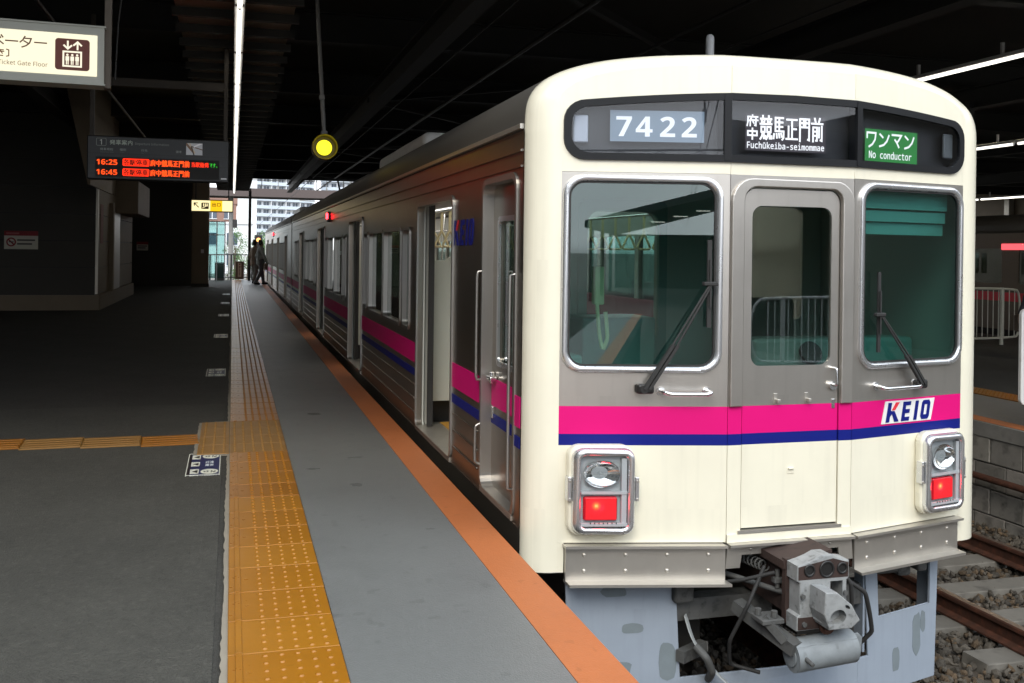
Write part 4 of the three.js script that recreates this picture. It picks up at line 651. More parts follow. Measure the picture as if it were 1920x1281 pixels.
  part('coupler_band', [ext((() => { const q = poly([[-0.15, -0.062], [-0.05, -0.045], [0.04, -0.03], [0.125, -0.055], [0.125, -0.125], [-0.15, -0.125]]); for (const [x, r] of [[-0.09, 0.027], [0.005, 0.038], [0.09, 0.026]]) { const h = new THREE.Path(); h.absarc(x, -0.075, r, 0, 7, true); } return q; })(), 0.004, 0.3262), BB(-0.15, 0.126, -0.362, -0.305, 0.325, 0.335)], M.brownPaint, cp);
  for (const [x, r] of [[-0.09, 0.025], [0.005, 0.036], [0.09, 0.024]]) part('guide_hole', [new THREE.TorusGeometry(r, 0.006, 8, 20).translate(x, -0.08, 0.332), rod(V(x, -0.08, 0.3), V(x, -0.08, 0.331), r, r, 18)], M.black, cp);
  part('coupler_throat', [BB(-0.16, 0.14, -0.36, -0.05, 0.2, 0.232)], M.brownPaint, cp);
  part('coupler_nose', [(() => { const s = poly([[-0.085, -0.145], [-0.02, -0.15], [0.06, -0.215], [0.105, -0.29], [0.06, -0.325], [-0.06, -0.325], [-0.09, -0.25]]); const h = new THREE.Path(); h.absellipse(-0.015, -0.265, 0.05, 0.04, 0, 7, true, 0.2); s.holes.push(h); const h2 = new THREE.Path(); h2.absellipse(0.035, -0.222, 0.022, 0.014, 0, 7, true, -0.6); s.holes.push(h2); return ext(s, 0.13, 0.33, 0.006); })(), BB(-0.07, 0.05, -0.31, -0.22, 0.335, 0.4)], M.couplerGrey, cp);
  part('air_pipe', [new THREE.TorusGeometry(0.03, 0.012, 10, 20).translate(0.0, -0.35, 0.345)], M.rust, cp);
  part('coupler_shank', [BB(-0.13, 0.13, -0.33, -0.08, -0.5, 0.23), ext(poly([[-0.17, -0.06], [0.1, -0.02], [0.1, -0.06], [-0.17, -0.1]]), 0.35, -0.12)], M.brownPaint, cp);
  part('cover_cylinder', [rod(V(-0.165, -0.495, 0.3), V(0.165, -0.475, 0.3), 0.08, 0.08, 28), rod(V(-0.172, -0.495, 0.3), V(-0.165, -0.495, 0.3), 0.05, 0.05, 20), ext(poly([[0.15, -0.425], [0.2, -0.415], [0.22, -0.435], [0.215, -0.51], [0.15, -0.52]]), 0.012, 0.3)], std([0.26, 0.29, 0.31], 0.55, { map: rep(T.block, 2.5) }), cp);
  part('lower_beam', [bar(V(-0.3, -0.34, 0.0), V(-0.16, -0.45, 0.34), 0.07, 0.06), bar(V(-0.28, -0.32, 0.24), V(-0.2, -0.42, 0.3), 0.04, 0.04), RB(0.12, 0.025, 0.12, 0.006, -0.25, -0.335, 0.22), rod(V(-0.15, -0.46, 0.3), V(-0.12, -0.5, 0.42), 0.011), rod(V(-0.29, -0.32, 0.2), V(-0.29, -0.29, 0.2), 0.016), rod(V(-0.23, -0.32, 0.25), V(-0.23, -0.29, 0.25), 0.016)], M.underGrey, cp);
  for (const h of [pipe([V(-0.2, -0.12, 0.1), V(-0.3, -0.3, 0.12), V(-0.36, -0.5, 0.05), V(-0.3, -0.66, -0.05), V(-0.16, -0.7, 0.0)], 0.01, 40), pipe([V(0.2, -0.1, 0.05), V(0.3, -0.25, 0.1), V(0.34, -0.5, 0.05), V(0.3, -0.72, -0.05)], 0.011, 40), pipe([V(0.24, -0.2, 0), V(0.42, -0.32, 0.05), V(0.5, -0.55, 0.0), V(0.42, -0.7, -0.1)], 0.012, 40), pipe([V(-0.42, -0.25, -0.08), V(-0.3, -0.2, 0.05), V(-0.17, -0.14, 0.15)], 0.01, 24)]) part('air_hose', [h], M.rubber, t);
  for (const [x, y] of [[-0.12, -0.335], [0.1, -0.335], [-0.13, -0.2], [0.105, -0.2]]) part('bolt_head', [rod(V(x, y, 0.335), V(x, y, 0.346), 0.013, 0.013, 6)], M.underGrey, cp);
  part('low_box', [BB(-0.9, -0.3, -0.72, -0.3, -0.75, -0.4)], M.under, t); part('low_box', [BB(0.3, 0.6, -0.7, -0.3, -0.75, -0.4)], M.under, t); part('draft_gear', [BB(-0.3, 0.3, -0.45, -0.1, -0.9, -0.5)], M.under, t);  // dark boxes added to block the bright ground behind the coupler
  { const pts = []; for (let k = 0; k <= 120; k++) { const a = k / 120 * 14 * 6.2832; pts.push(V(-0.3 + k * 0.0012 + Math.cos(a) * 0.025, -0.1 - k * 0.0004 + Math.sin(a) * 0.025, -0.25 + k / 120 * 0.28)); } part('coil_spring', [new THREE.TubeGeometry(new THREE.CatmullRomCurve3(pts), 360, 0.005, 5)], M.underGrey, t); }
  part('spring_hanger', [rod(V(-0.34, -0.2, -0.1), V(-0.12, -0.24, 0.16), 0.014), rod(V(-0.15, -0.13, 0.14), V(-0.15, -0.22, 0.14), 0.012), RB(0.05, 0.03, 0.04, 0.006, -0.15, -0.18, 0.14)], M.underGrey, t);
  part('cross_beam', [BB(-0.62, 0.0, -0.46, -0.35, -0.26, -0.16), BB(0.28, 0.62, -0.46, -0.35, -0.26, -0.16)], M.underGrey, t);
  for (const x of [-0.54, 0.35]) part('jumper_socket', [RB(0.11, 0.16, 0.06, 0.02, x, -0.27, -0.12), rod(V(x, -0.24, -0.1), V(x, -0.24, -0.08), 0.03, 0.03, 14)], M.underGrey, t);
  part('flat_cable', [(() => { const c = new THREE.CatmullRomCurve3([V(-0.52, -0.42, -0.13), V(-0.48, -0.55, -0.1), V(-0.36, -0.72, -0.04), V(-0.18, -0.86, 0.0)]); const pts = c.getPoints(24), a = [], b = []; return mergeGeometries(pts.slice(0, -1).map((p, i) => clean(bar(p, pts[i + 1].clone().lerp(p, -0.1), 0.035, 0.006)))); })()], std([0.4, 0.43, 0.44], 0.6), t);
  part('brake_hose', [pipe([V(-0.5, -0.55, -0.05), V(-0.46, -0.6, 0), V(-0.42, -0.68, -0.02), V(-0.4, -0.75, -0.1)], 0.02, 24), pipe([V(0.6, -0.3, -0.2), V(0.75, -0.28, -0.15), V(0.9, -0.26, -0.2), V(1.0, -0.3, -0.3)], 0.024, 30), RB(0.08, 0.08, 0.08, 0.02, 0.8, -0.28, -0.16), RB(0.06, 0.07, 0.1, 0.015, 0.92, -0.27, -0.18)], M.underGrey, t);
  part('guard_stay', [bar(V(-0.56, -0.62, -0.1), V(-0.38, -0.62, -0.2), 0.05, 0.06), bar(V(-0.38, -0.62, -0.2), V(-0.2, -0.85, -0.6), 0.05, 0.05), bar(V(0.46, -0.2, -0.3), V(0.46, -0.75, -0.3), 0.06, 0.05)], M.underGrey, t);
  part('roof_antenna', [rod(V(0.5, 2.3, -1.95), V(0.5, 2.99, -1.95), 0.03, 0.03, 12), new THREE.SphereGeometry(0.03, 12, 8).translate(0.5, 2.99, -1.95)], M.roofUnit, t);
}
function fixUV(m) { // planes that carry a print get their own 0..1 coordinates back
  const g = m.geometry, p = g.attributes.position; g.computeBoundingBox(); const b = g.boundingBox, uv = new Float32Array(p.count * 2);
  for (let i = 0; i < p.count; i++) { uv[i * 2] = (p.getX(i) - b.min.x) / (b.max.x - b.min.x); uv[i * 2 + 1] = (p.getY(i) - b.min.y) / (b.max.y - b.min.y); }
  g.setAttribute('uv', new THREE.BufferAttribute(uv, 2)); return m;
}
{
  const t = thing('train_car', 'second stainless steel car coupled behind the leading car, with a pantograph on its roof', 'train', [XC, -1.1, -Z0 - 21.0]);
  carBody(t, false, 0.05);
  const p = part('pantograph', [bar(V(-0.75, 3.36, -2.3), V(0.75, 3.36, -2.3), 0.1, 0.05), pipe([V(-0.75, 3.36, -2.3), V(-0.95, 3.33, -2.3), V(-1.1, 3.12, -2.3)], 0.02), pipe([V(0.75, 3.36, -2.3), V(0.95, 3.33, -2.3), V(1.1, 3.12, -2.3)], 0.02)], M.black, t);
  part('pantograph_arm', [rod(V(0, 2.75, -1.2), V(0, 3.35, -2.3), 0.025), rod(V(0, 2.75, -1.2), V(0, 2.6, -2.4), 0.03), RB(0.5, 0.15, 0.4, 0.03, 0, 2.55, -2.4)], M.black, p);
  part('coupling', [BB(-0.15, 0.15, -0.35, -0.1, -0.1, 0.5)], M.under, t);
}
// ------------------------------------------------------------------ station: lamps, signs, walls
function tubeLamp(x, y, z, label, group, k = 2.2) {
  const t = thing('fluorescent_lamp', label, 'lamp', [x, y, z], 0, group);
  mesh('fixture', U([RB(0.11, 0.05, 2.38, 0.012, 0, 0.045, 0, 1), BB(-0.02, 0.02, 0.06, 0.22, -0.8, -0.77), BB(-0.02, 0.02, 0.06, 0.22, 0.77, 0.8)]), M.white, t);
  mesh('tube', [rod(V(0, 0, -1.16), V(0, 0, 1.16), 0.023, 0.023, 12)], glow(1, 0.95, 0.84, k * 0.4), t);
  mesh('end_cap', U([rod(V(0, 0, -1.19), V(0, 0, -1.16), 0.017), rod(V(0, 0, 1.16), V(0, 0, 1.19), 0.017)]), M.alu, t);
  const l = new THREE.RectAreaLight(0xfff1d8, k * 0.4, 0.04, 2.3); l.position.y = -0.026; l.rotation.x = -Math.PI / 2; t.add(l);
}
const ordinal = ['nearest', 'second', 'third', 'fourth', 'fifth', 'sixth', 'seventh', 'eighth', 'ninth', 'tenth', 'eleventh', 'twelfth', 'thirteenth', 'fourteenth', 'farthest'];
for (let k = 0; k < 15; k++) tubeLamp(0.04, 3.8, -(8.9 + k * 2.45), `white fluorescent lamp above the yellow tiles, ${ordinal[k]} of the row`, 'lamp row over the left platform');
for (let k = 0; k < 5; k++) tubeLamp(9.2, 3.9, -(8.6 + k * 2.45), `white fluorescent lamp over the opposite platform edge, ${ordinal[k]} in its row`, 'lamp row over the opposite platform edge');
for (let k = 0; k < 4; k++) tubeLamp(13.6, 3.5, -(13.6 + k * 2.45), `fluorescent lamp over the back of the opposite platform, ${ordinal[k]} in its row`, 'lamp row at the back of the opposite platform');
for (let k = 0; k < 4; k++) tubeLamp(23.1, 3.3, -(23 + k * 2.45), `fluorescent lamp beyond the far train, ${ordinal[k]} in its row`, 'lamp row beyond the far train', 3);
{ // round downlight
  const t = thing('downlight', 'round white downlight hanging above the opposite platform, right of the train', 'lamp', [13.83, 4.6, -16]);
  mesh('shade', U([new THREE.LatheGeometry([[0.06, 0.35], [0.1, 0.3], [0.16, 0.12], [0.33, 0.0], [0.32, -0.01], [0.15, 0.1], [0.05, 0.28]].map(([a, b]) => new THREE.Vector2(a, b)), 28)]), M.white, t);
  mesh('bulb', [new THREE.SphereGeometry(0.14, 16, 10).scale(1, 0.6, 1).translate(0, 0.06, 0)], glow(1, 0.93, 0.75, 1.8), t);
  mesh('stem', U([rod(V(0, 0.3, 0), V(0, 0.12, 0), 0.03)]), M.darkPaint, t);
  const l = new THREE.PointLight(0xffe8c0, 1.2); l.position.set(0, 0.06, 0); t.add(l);
}
{ // lit direction sign with the lift symbol
  const s = 1.086, t = thing('direction_sign', 'lit white hanging sign with brown lift symbol and Ticket Gate Floor lettering', 'sign', [-1.695, 2.585, -7.6], 0.06);
  const w = 1.6, h = 0.395; // panel centred on the group
  mesh('casing', U([BB(-w / 2, w / 2, 0, h, -0.1, 0.1), BB(-w / 2, w / 2 + 0.01, h, h + 0.012, -0.11, 0.11), BB(-w / 2, w / 2 + 0.01, -0.012, 0, -0.11, 0.11)]), std([0.42, 0.43, 0.38], 0.5), t);
  const face0 = canvas(1536, 288, (c, W, H) => {
    c.fillStyle = '#fff7d6'; c.fillRect(0, 0, W, H);
    const right = W; rfill(c, right - 276, 36, 226, 218, 22, '#4a2016');
    const bx = right - 276; c.fillStyle = '#fdf6dc'; c.strokeStyle = '#fdf6dc'; c.lineWidth = 12; c.lineJoin = 'miter';
    const arrow = (x, y0, y1) => { c.beginPath(); c.moveTo(x, y0); c.lineTo(x, y1); c.stroke(); const d = Math.sign(y1 - y0) * 26; c.beginPath(); c.moveTo(x - 28, y1 - d); c.lineTo(x, y1); c.lineTo(x + 28, y1 - d); c.stroke(); };
    arrow(bx + 82, 50, 106); arrow(bx + 146, 112, 56); c.lineWidth = 12; c.strokeRect(bx + 54, 126, 116, 100);
    for (const x of [0, 1, 2]) { const px = bx + 80 + x * 32; c.beginPath(); c.arc(px, 148, 8, 0, 7); c.fill(); c.fillRect(px - 12, 158, 24, 30); c.fillRect(px - 9, 186, 7, 30); c.fillRect(px + 2, 186, 7, 30); }
    kana(c, 'ベーター', bx - 412, 40, 84, 78, 8, 9, '#4a2a14'); kana(c, 'ゆき〕', bx - 440, 138, 56, 50, 8, 7, '#5c3a1c'); txt(c, 'To Ticket Gate Floor', bx - 46, 242, 42, '#5c3f22', { align: 'right' });
  });
  const fp = mesh('lit_panel', [new THREE.PlaneGeometry(w - 0.09, h - 0.105).translate(0, h / 2 - 0.004, 0.102)], lit(face0, 0.36), t);
  const l = new THREE.RectAreaLight(0xfff0cc, 0.5, w - 0.1, h - 0.1); l.position.set(0, h / 2, 0.11); l.rotation.y = Math.PI; t.add(l);
  for (const x of [w / 2 + 0.02, -w / 2 - 0.022]) mesh('hanger', U(BB(x - 0.022, x + 0.022, -0.02, 2.1, -0.05, 0.05)), std([0.1, 0.08, 0.06], 0.6), t);
  mesh('chain', U([pipe([V(w / 2 + 0.07, 0.05, 0), V(w / 2 + 0.09, 0.5, 0), V(w / 2 + 0.2, 1.4, 0), V(w / 2 + 0.22, 2.1, 0)], 0.006, 20, 5)]), M.beam, t);
}
{ // departure board
  const w = 1.645, h = 0.525, t = thing('departure_board', 'dark departure board with orange LED times 16:25 and 16:45', 'display board', [-0.878, 2.25, -13], 0.02);
  mesh('casing', U([RB(w, h, 0.22, 0.015, 0, h / 2, 0)]), std([0.028, 0.03, 0.032], 0.5), t);
  const pic = canvas(1600, 512, (c, W, H) => {
    c.fillStyle = '#24272a'; c.fillRect(0, 0, W, H); c.fillStyle = '#1b1d20'; for (const y of [200, 330, 452]) c.fillRect(0, y, W, 10);
    c.strokeStyle = '#767d77'; c.lineWidth = 5; c.beginPath(); c.roundRect(90, 18, 108, 92, 14); c.stroke(); txt(c, '1', 144, 98, 92, '#a9aea7', { align: 'center' });
    kana(c, '発車案内', 240, 34, 58, 58, 8, 7, '#8d978c'); txt(c, 'Departure Information', 520, 84, 38, '#747c76');
    kana(c, '発車時刻', 132, 138, 32, 30, 5, 4, '#6c7370'); txt(c, 'Departure time', 132, 196, 22, '#565c5a'); kana(c, '種別', 352, 138, 32, 30, 5, 4, '#6c7370'); txt(c, 'Train', 352, 196, 22, '#565c5a'); kana(c, '行先', 594, 138, 32, 30, 5, 4, '#6c7370'); txt(c, 'To', 594, 196, 22, '#565c5a'); kana(c, '備考', 990, 138, 30, 30, 5, 4, '#6c7370');
    c.fillStyle = '#cfd3d6'; c.fillRect(1520, 470, 66, 18);
    c.fillStyle = '#b9bcc2'; c.fillRect(1108, 36, 190, 150);       // small colour screen: a stretched, blurred street picture
    for (const [x, y, a, col, lw] of [[1120, 60, 0.9, '#7a5a40', 26], [1150, 50, 1.1, '#c9b79c', 18], [1210, 90, 0.3, '#6b5445', 12], [1240, 60, -0.5, '#e6e6ea', 20], [1180, 120, 1.3, '#4c4038', 16]]) { c.save(); c.beginPath(); c.rect(1108, 36, 190, 150); c.clip(); c.strokeStyle = col; c.lineWidth = lw; c.beginPath(); c.moveTo(x - 40 * Math.cos(a), y - 40 * Math.sin(a)); c.lineTo(x + 120 * Math.cos(a), y + 120 * Math.sin(a)); c.stroke(); c.restore(); }
  });
  mesh('front_panel', [new THREE.PlaneGeometry(w - 0.03, h - 0.03).translate(0, h / 2, 0.1115)], new THREE.MeshStandardMaterial({ map: pic, roughness: 0.4, emissive: lin(1, 1, 1), emissiveMap: pic, emissiveIntensity: 0.062 }), t);
  const rows = canvas(1400, 300, (c, W, H) => {
    c.fillStyle = '#000'; c.fillRect(0, 0, W, H); const O = '#ff4a10', D = '#2a0500';
    [[0, '16:25'], [150, '16:45']].forEach(([y, s]) => { txt(c, s, 6, y + 118, 112, O, { bold: true, sx: 0.86 }); rfill(c, 300, y + 16, 298, 112, 16, '#ff2a0a'); kana(c, '各駅停車', 312, y + 28, 62, 88, 7, 9, D); kana(c, '府中競馬正門前', 612, y + 26, 58, 92, 6, 10, O); });
    kana(c, '当駅始発', 1074, 38, 44, 72, 8, 7, '#ff3010'); kana(c, 'です。', 1284, 44, 34, 62, 6, 6, '#2aa02a');
  });
  mesh('led_rows', [new THREE.PlaneGeometry(w * 0.87, h * 0.46).translate(-0.01, h * 0.285, 0.1135)], lit(rows, 0.62), t);
  const ll = new THREE.RectAreaLight(0xff4010, 0.16, w * 0.8, h * 0.4); ll.position.set(0, h * 0.28, 0.12); ll.rotation.y = Math.PI; t.add(ll);
  for (const x of [-w / 2 + 0.045, w / 2 - 0.045]) mesh('hanger', U(BB(x - 0.025, x + 0.025, h, 2.0, -0.03, 0.03)), std([0.06, 0.05, 0.04], 0.6), t); mesh('cross_bar', U(BB(-w / 2 + 0.075, w / 2 - 0.075, h + 0.62, h + 0.72, -0.05, 0.05)), std([0.06, 0.05, 0.04], 0.6), t);
}
{ // exit sign
  const w = 1.05, h = 0.32, t = thing('exit_sign', 'small lit yellow and white exit sign hanging by the pillar', 'sign', [-0.52, 2.36, -27]);
  mesh('casing', U([BB(-w / 2, w / 2, 0, h, -0.09, 0.09)]), std([0.2, 0.17, 0.1], 0.5), t);
  const p = canvas(640, 192, (c, W, H) => {
    c.fillStyle = '#ffefb4'; c.fillRect(0, 0, W, H); c.fillStyle = '#ffc21a'; c.fillRect(290, 0, 190, H);
    c.strokeStyle = '#2a2416'; c.lineWidth = 16; c.beginPath(); c.moveTo(110, 130); c.lineTo(40, 50); c.moveTo(40, 100); c.lineTo(38, 48); c.lineTo(96, 48); c.stroke();
    rfill(c, 150, 40, 116, 116, 10, '#1c160c'); c.strokeStyle = '#ffefb4'; c.lineWidth = 10; c.beginPath(); c.moveTo(164, 140); c.lineTo(200, 120); c.lineTo(250, 84); c.stroke(); c.fillStyle = '#ffefb4'; for (const x of [184, 212, 240]) c.fillRect(x - 7, 54, 14, 56);
    kana(c, '出口', 318, 40, 62, 66, 14, 9, '#3a2c0c');
  });
  mesh('lit_panel', [new THREE.PlaneGeometry(w - 0.04, h - 0.05).translate(0, h / 2, 0.092)], lit(p, 0.42), t);
  const l = new THREE.RectAreaLight(0xffe9a0, 0.5, w - 0.1, h - 0.1); l.position.set(0, h / 2, 0.1); l.rotation.y = Math.PI; t.add(l);
  for (const x of [-w / 2 + 0.115, w / 2 - 0.115]) mesh('hanger', U(BB(x - 0.015, x + 0.015, h, 1.9, -0.02, 0.02)), M.beam, t);
}
{ // yellow lamp on a long rod
  const t = thing('signal_lamp', 'round yellow signal lamp in black hood hanging on a long rod', 'lamp', [0.95, 2.545, -11]);
  mesh('hood', U([new THREE.LatheGeometry([[0.0, -0.16], [0.1, -0.16], [0.135, -0.1], [0.14, 0.12], [0.132, 0.12], [0.12, 0.0], [0.118, -0.02], [0.0, -0.02]].map(([a, b]) => new THREE.Vector2(a, b)), 28).rotateX(Math.PI / 2)]), M.darkPaint, t);
  mesh('lens', [new THREE.SphereGeometry(0.1, 24, 12, 0, Math.PI * 2, 0, 0.6).scale(1, 0.5, 1).rotateX(Math.PI / 2).scale(1.5, 1.5, 1).translate(0, 0, -0.035)], glow(1, 0.86, 0.02, 0.5), t);
  mesh('rod', U([rod(V(0, 0.13, -0.02), V(-0.125, 2.1, -0.02), 0.022)]), M.greyPole, t); mesh('clamp', U([RB(0.07, 0.06, 0.07, 0.01, -0.0, 0.155, -0.02), RB(0.06, 0.05, 0.06, 0.01, -0.03, 0.55, -0.02)]), M.greyPole, t);
  const l = new THREE.PointLight(0xffd820, 0.02); l.position.set(0, 0, 0.14); t.add(l);
}
// left side walls of the hall: a lift shaft clad in wide boards, a dark back wall, the round corner pillar
{
  const t = thing('lift_shaft', 'dark panelled lift shaft at the left with pale corner strip and stone base', 'building', [-2.94, 0, -24]);
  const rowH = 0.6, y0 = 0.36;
  mesh('core', U(BB(-7, -0.04, 0, 4.7, -8, -0.04)), M.black, t);
  for (let r = 0; y0 + r * rowH < 4.6; r++) {
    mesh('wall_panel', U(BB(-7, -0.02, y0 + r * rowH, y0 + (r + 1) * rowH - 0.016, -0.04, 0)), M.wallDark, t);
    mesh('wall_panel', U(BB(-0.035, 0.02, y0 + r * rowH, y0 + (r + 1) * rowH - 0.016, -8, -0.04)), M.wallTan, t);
  }
  mesh('base_course', U([BB(-7, 0.06, 0, y0 - 0.02, -0.05, 0.03), BB(-0.03, 0.08, 0, y0 - 0.02, -8, -0.05)]), M.wallTan, t);
  mesh('corner_strip', U(BB(-0.02, 0.035, y0, 4.7, -0.05, 0.012)), M.edgeMetal, t);
  mesh('door', U(BB(0.021, 0.045, 0.34, 2.3, -4.4, -2.6)), std([0.3, 0.28, 0.24], 0.35, { metalness: 0.5 }), t); mesh('door_post', U(BB(0.021, 0.12, 0.34, 2.5, -2.4, -2.15)), M.wallTan, t);
  mesh('call_button', [BB(0.046, 0.056, 1.42, 1.5, -2.78, -2.72)], glow(1, 0.05, 0.02, 0.8), t);
  mesh('door_canopy', U([BB(0.0, 0.56, 2.3, 3.15, -7.2, -3.6)]), M.wallTan, t);
  mesh('notice_strip', U(BB(0.021, 0.03, 1.5, 2.4, -0.95, -0.45)), std([0.3, 0.12, 0.09], 0.7, { map: rep(T.block, 4) }), t);
  const s = thing('stair_soffit', 'sloping tan underside of stairs above the lift shaft', 'stairs', [-2.94, 2.6, -20.2]);
  mesh('soffit', U([ext(poly([[0.3, 0], [0.34, 0], [0.34, 2.1], [-0.1, 2.1], [-0.08, 1.75]]), 3.6, -3.6)]), M.wallTan, s);
  const n = tag(mesh('notice', [new THREE.BoxGeometry(0.68, 0.4, 0.01)], printed(canvas(340, 200, (c, W, H) => {
    c.fillStyle = '#cfc9ba'; c.fillRect(0, 0, W, H); c.fillStyle = '#8c1a20'; c.fillRect(0, 0, W, 52); c.strokeStyle = '#8c1a20'; c.lineWidth = 14; c.beginPath(); c.arc(70, 122, 42, 0, 7); c.stroke(); c.beginPath(); c.moveTo(42, 94); c.lineTo(98, 150); c.stroke(); c.fillStyle = '#3a3532'; c.fillRect(46, 116, 50, 10); for (const y of [92, 134]) c.fillRect(130, y, 180 - (y > 100 ? 30 : 0), 16); c.fillStyle = '#b5565a'; c.fillRect(20, 16, 130, 20);
  }), 0.6)), 'red and white no-smoking notice on the dark panelled wall', 'notice'); n.position.set(-4.48, 1.55, -23.985);
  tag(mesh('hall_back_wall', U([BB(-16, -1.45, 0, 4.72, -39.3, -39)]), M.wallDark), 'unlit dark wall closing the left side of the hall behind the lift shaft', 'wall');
  const n2 = tag(mesh('notice', [new THREE.BoxGeometry(0.4, 0.32, 0.01)], printed(canvas(160, 128, (c, W, H) => { c.fillStyle = '#c4bfb2'; c.fillRect(0, 0, W, H); c.fillStyle = '#9a3034'; c.fillRect(0, 0, W, 40); c.fillStyle = '#3a3532'; c.fillRect(14, 56, 130, 14); c.fillRect(14, 84, 110, 14); }), 0.6)), 'small notice on the far dark back wall', 'notice'); n2.position.set(-3.2, 1.46, -38.99);
  const p = thing('pillar', 'square tan concrete pillar below the exit sign', 'pillar', [-1.135, 0, -38.3]);
  mesh('shaft', U([RB(0.6, 4.72, 0.6, 0.03, 0, 2.36, 0)]), M.wallTan, p); mesh('plinth', U([BB(-0.31, 0.31, 0, 0.12, -0.31, 0.31)]), M.wallDark, p); mesh('socket_plate', U([RB(0.1, 0.14, 0.02, 0.005, 0.08, 1.3, 0.302)]), M.white, p);
}
// platform end: railing, screens, boxes, posts
{
  const f = thing('end_railing', 'dark metal railing closing the far end of the left platform', 'railing', [-1.3, 0, -46.05]);
  railing(f, 2.5, 1.1, M.darkPaint, 0.14);
  const g = thing('glass_screen', 'greenish glass wind screen beside the pillar at the platform end', 'screen', [-0.68, 0, -45.4]);
  for (const x of [-0.36, 0.02, 0.36]) mesh('mullion', U(BB(x - 0.025, x + 0.025, 0, 2.6, -0.03, 0.03)), M.alu, g);
  mesh('transom', U([BB(-0.36, 0.36, 1.1, 1.15, -0.028, 0.028), BB(-0.36, 0.36, 1.98, 2.02, -0.028, 0.028), BB(-0.36, 0.36, 2.55, 2.6, -0.028, 0.028)]), M.alu, g);
  for (const [a, b] of [[-0.33, 0], [0.04, 0.33]]) for (const [c, d] of [[0.1, 1.1], [1.15, 1.98], [2.02, 2.55]]) mesh('glass_pane', [BB(a, b, c, d, -0.002, 0.002)], M.glassGreen, g);
  const e = thing('low_box', 'low grey equipment box with a white rim at the platform end', 'box', [-0.53, 0, -45.8]); mesh('cabinet', U([RB(0.42, 0.74, 0.3, 0.02, 0, 0.37, 0)]), std([0.14, 0.13, 0.11], 0.6), e); mesh('rim', U([BB(-0.22, 0.22, 0.74, 0.79, -0.16, 0.16), BB(0.19, 0.23, 0.02, 0.76, 0.13, 0.17)]), M.white, e);
  const b = thing('warning_board', 'brown warning board with white text panel on the end railing', 'sign', [0.32, 0.04, -45.95]); mesh('board', U([RB(0.37, 0.8, 0.03, 0.01, 0, 0.4, 0)]), std([0.16, 0.1, 0.07], 0.6), b);
  mesh('text_panel', [new THREE.PlaneGeometry(0.15, 0.62).translate(0, 0.42, 0.017)], printed(canvas(96, 400, (c, W, H) => { c.fillStyle = '#cdbfae'; c.fillRect(0, 0, W, H); c.fillStyle = '#a33a34'; c.beginPath(); c.arc(48, 40, 22, 0, 7); c.fill(); kana(c, '乗車', 26, 90, 44, 44, 8, 5, '#a34a40'); c.fillStyle = '#7a4a42'; for (let y = 90; y < 370; y += 40) c.fillRect(34, y, 28, 26); }), 0.6), b);
  const p = thing('roof_post', 'slim black roof post at the far end of the platform', 'post', [0.72, 0, -45.2]); mesh('post', U([BB(-0.06, 0.06, 0, 3.95, -0.06, 0.06)]), M.beam, p); mesh('brace', U([bar(V(0, 3.2, 0), V(0, 4.0, 0.8), 0.06, 0.06)]), M.beam, p);
  const u = thing('utility_pole', 'grey utility pole beyond the platform end with a small transformer', 'pole', [-0.1, -1.36, -62]); mesh('pole', U([rod(V(0, 0, 0), V(0, 9, 0), 0.16, 0.1, 12)]), M.greyPole, u); mesh('transformer', U([rod(V(0.22, 4.0, 0), V(0.22, 4.5, 0), 0.14, 0.14, 14)]), M.darkPaint, u);
  const br = thing('footbridge', 'brown steel footbridge girder crossing the tracks past the roof', 'footbridge', [0, -1.3, -60]);
  mesh('girder', U([BB(-9, 20, 5.78, 6.26, -0.9, -0.5)]), std([0.085, 0.065, 0.062], 0.7), br); mesh('girder', U([BB(-9, 20, 5.78, 6.26, -3.4, -3.0)]), std([0.085, 0.065, 0.062], 0.7), br); mesh('deck', U(BB(-9, 20, 5.85, 5.95, -3.0, -0.9)), M.beam, br);
  for (let x = -8; x < 20; x += 1.6) mesh('rail_post', U(BB(x, x + 0.05, 6.26, 7.3, -0.72, -0.68)), M.beam, br); mesh('hand_rail', U([BB(-9, 20, 7.28, 7.33, -0.73, -0.67), BB(-9, 20, 6.75, 6.79, -0.72, -0.68)]), M.beam, br);
  for (const x of [-5.5, 9.5]) mesh('pier', U(BB(x, x + 0.5, 0, 5.8, -2.2, -1.7)), M.greyPole, br);
  const sg = thing('track_signal', 'small track signal with orange light past the platform end', 'signal', [1.7, -1.1, -70]); mesh('mast', U([rod(V(0, 0, 0), V(0, 2.6, 0), 0.05)]), M.darkPaint, sg); mesh('head', U([RB(0.5, 0.9, 0.3, 0.06, 0, 3.0, 0)]), M.black, sg); mesh('lens', [rod(V(0, 3.1, 0.15), V(0, 3.1, 0.2), 0.14, 0.14, 16)], glow(1, 0.35, 0.08, 1.2), sg);
}
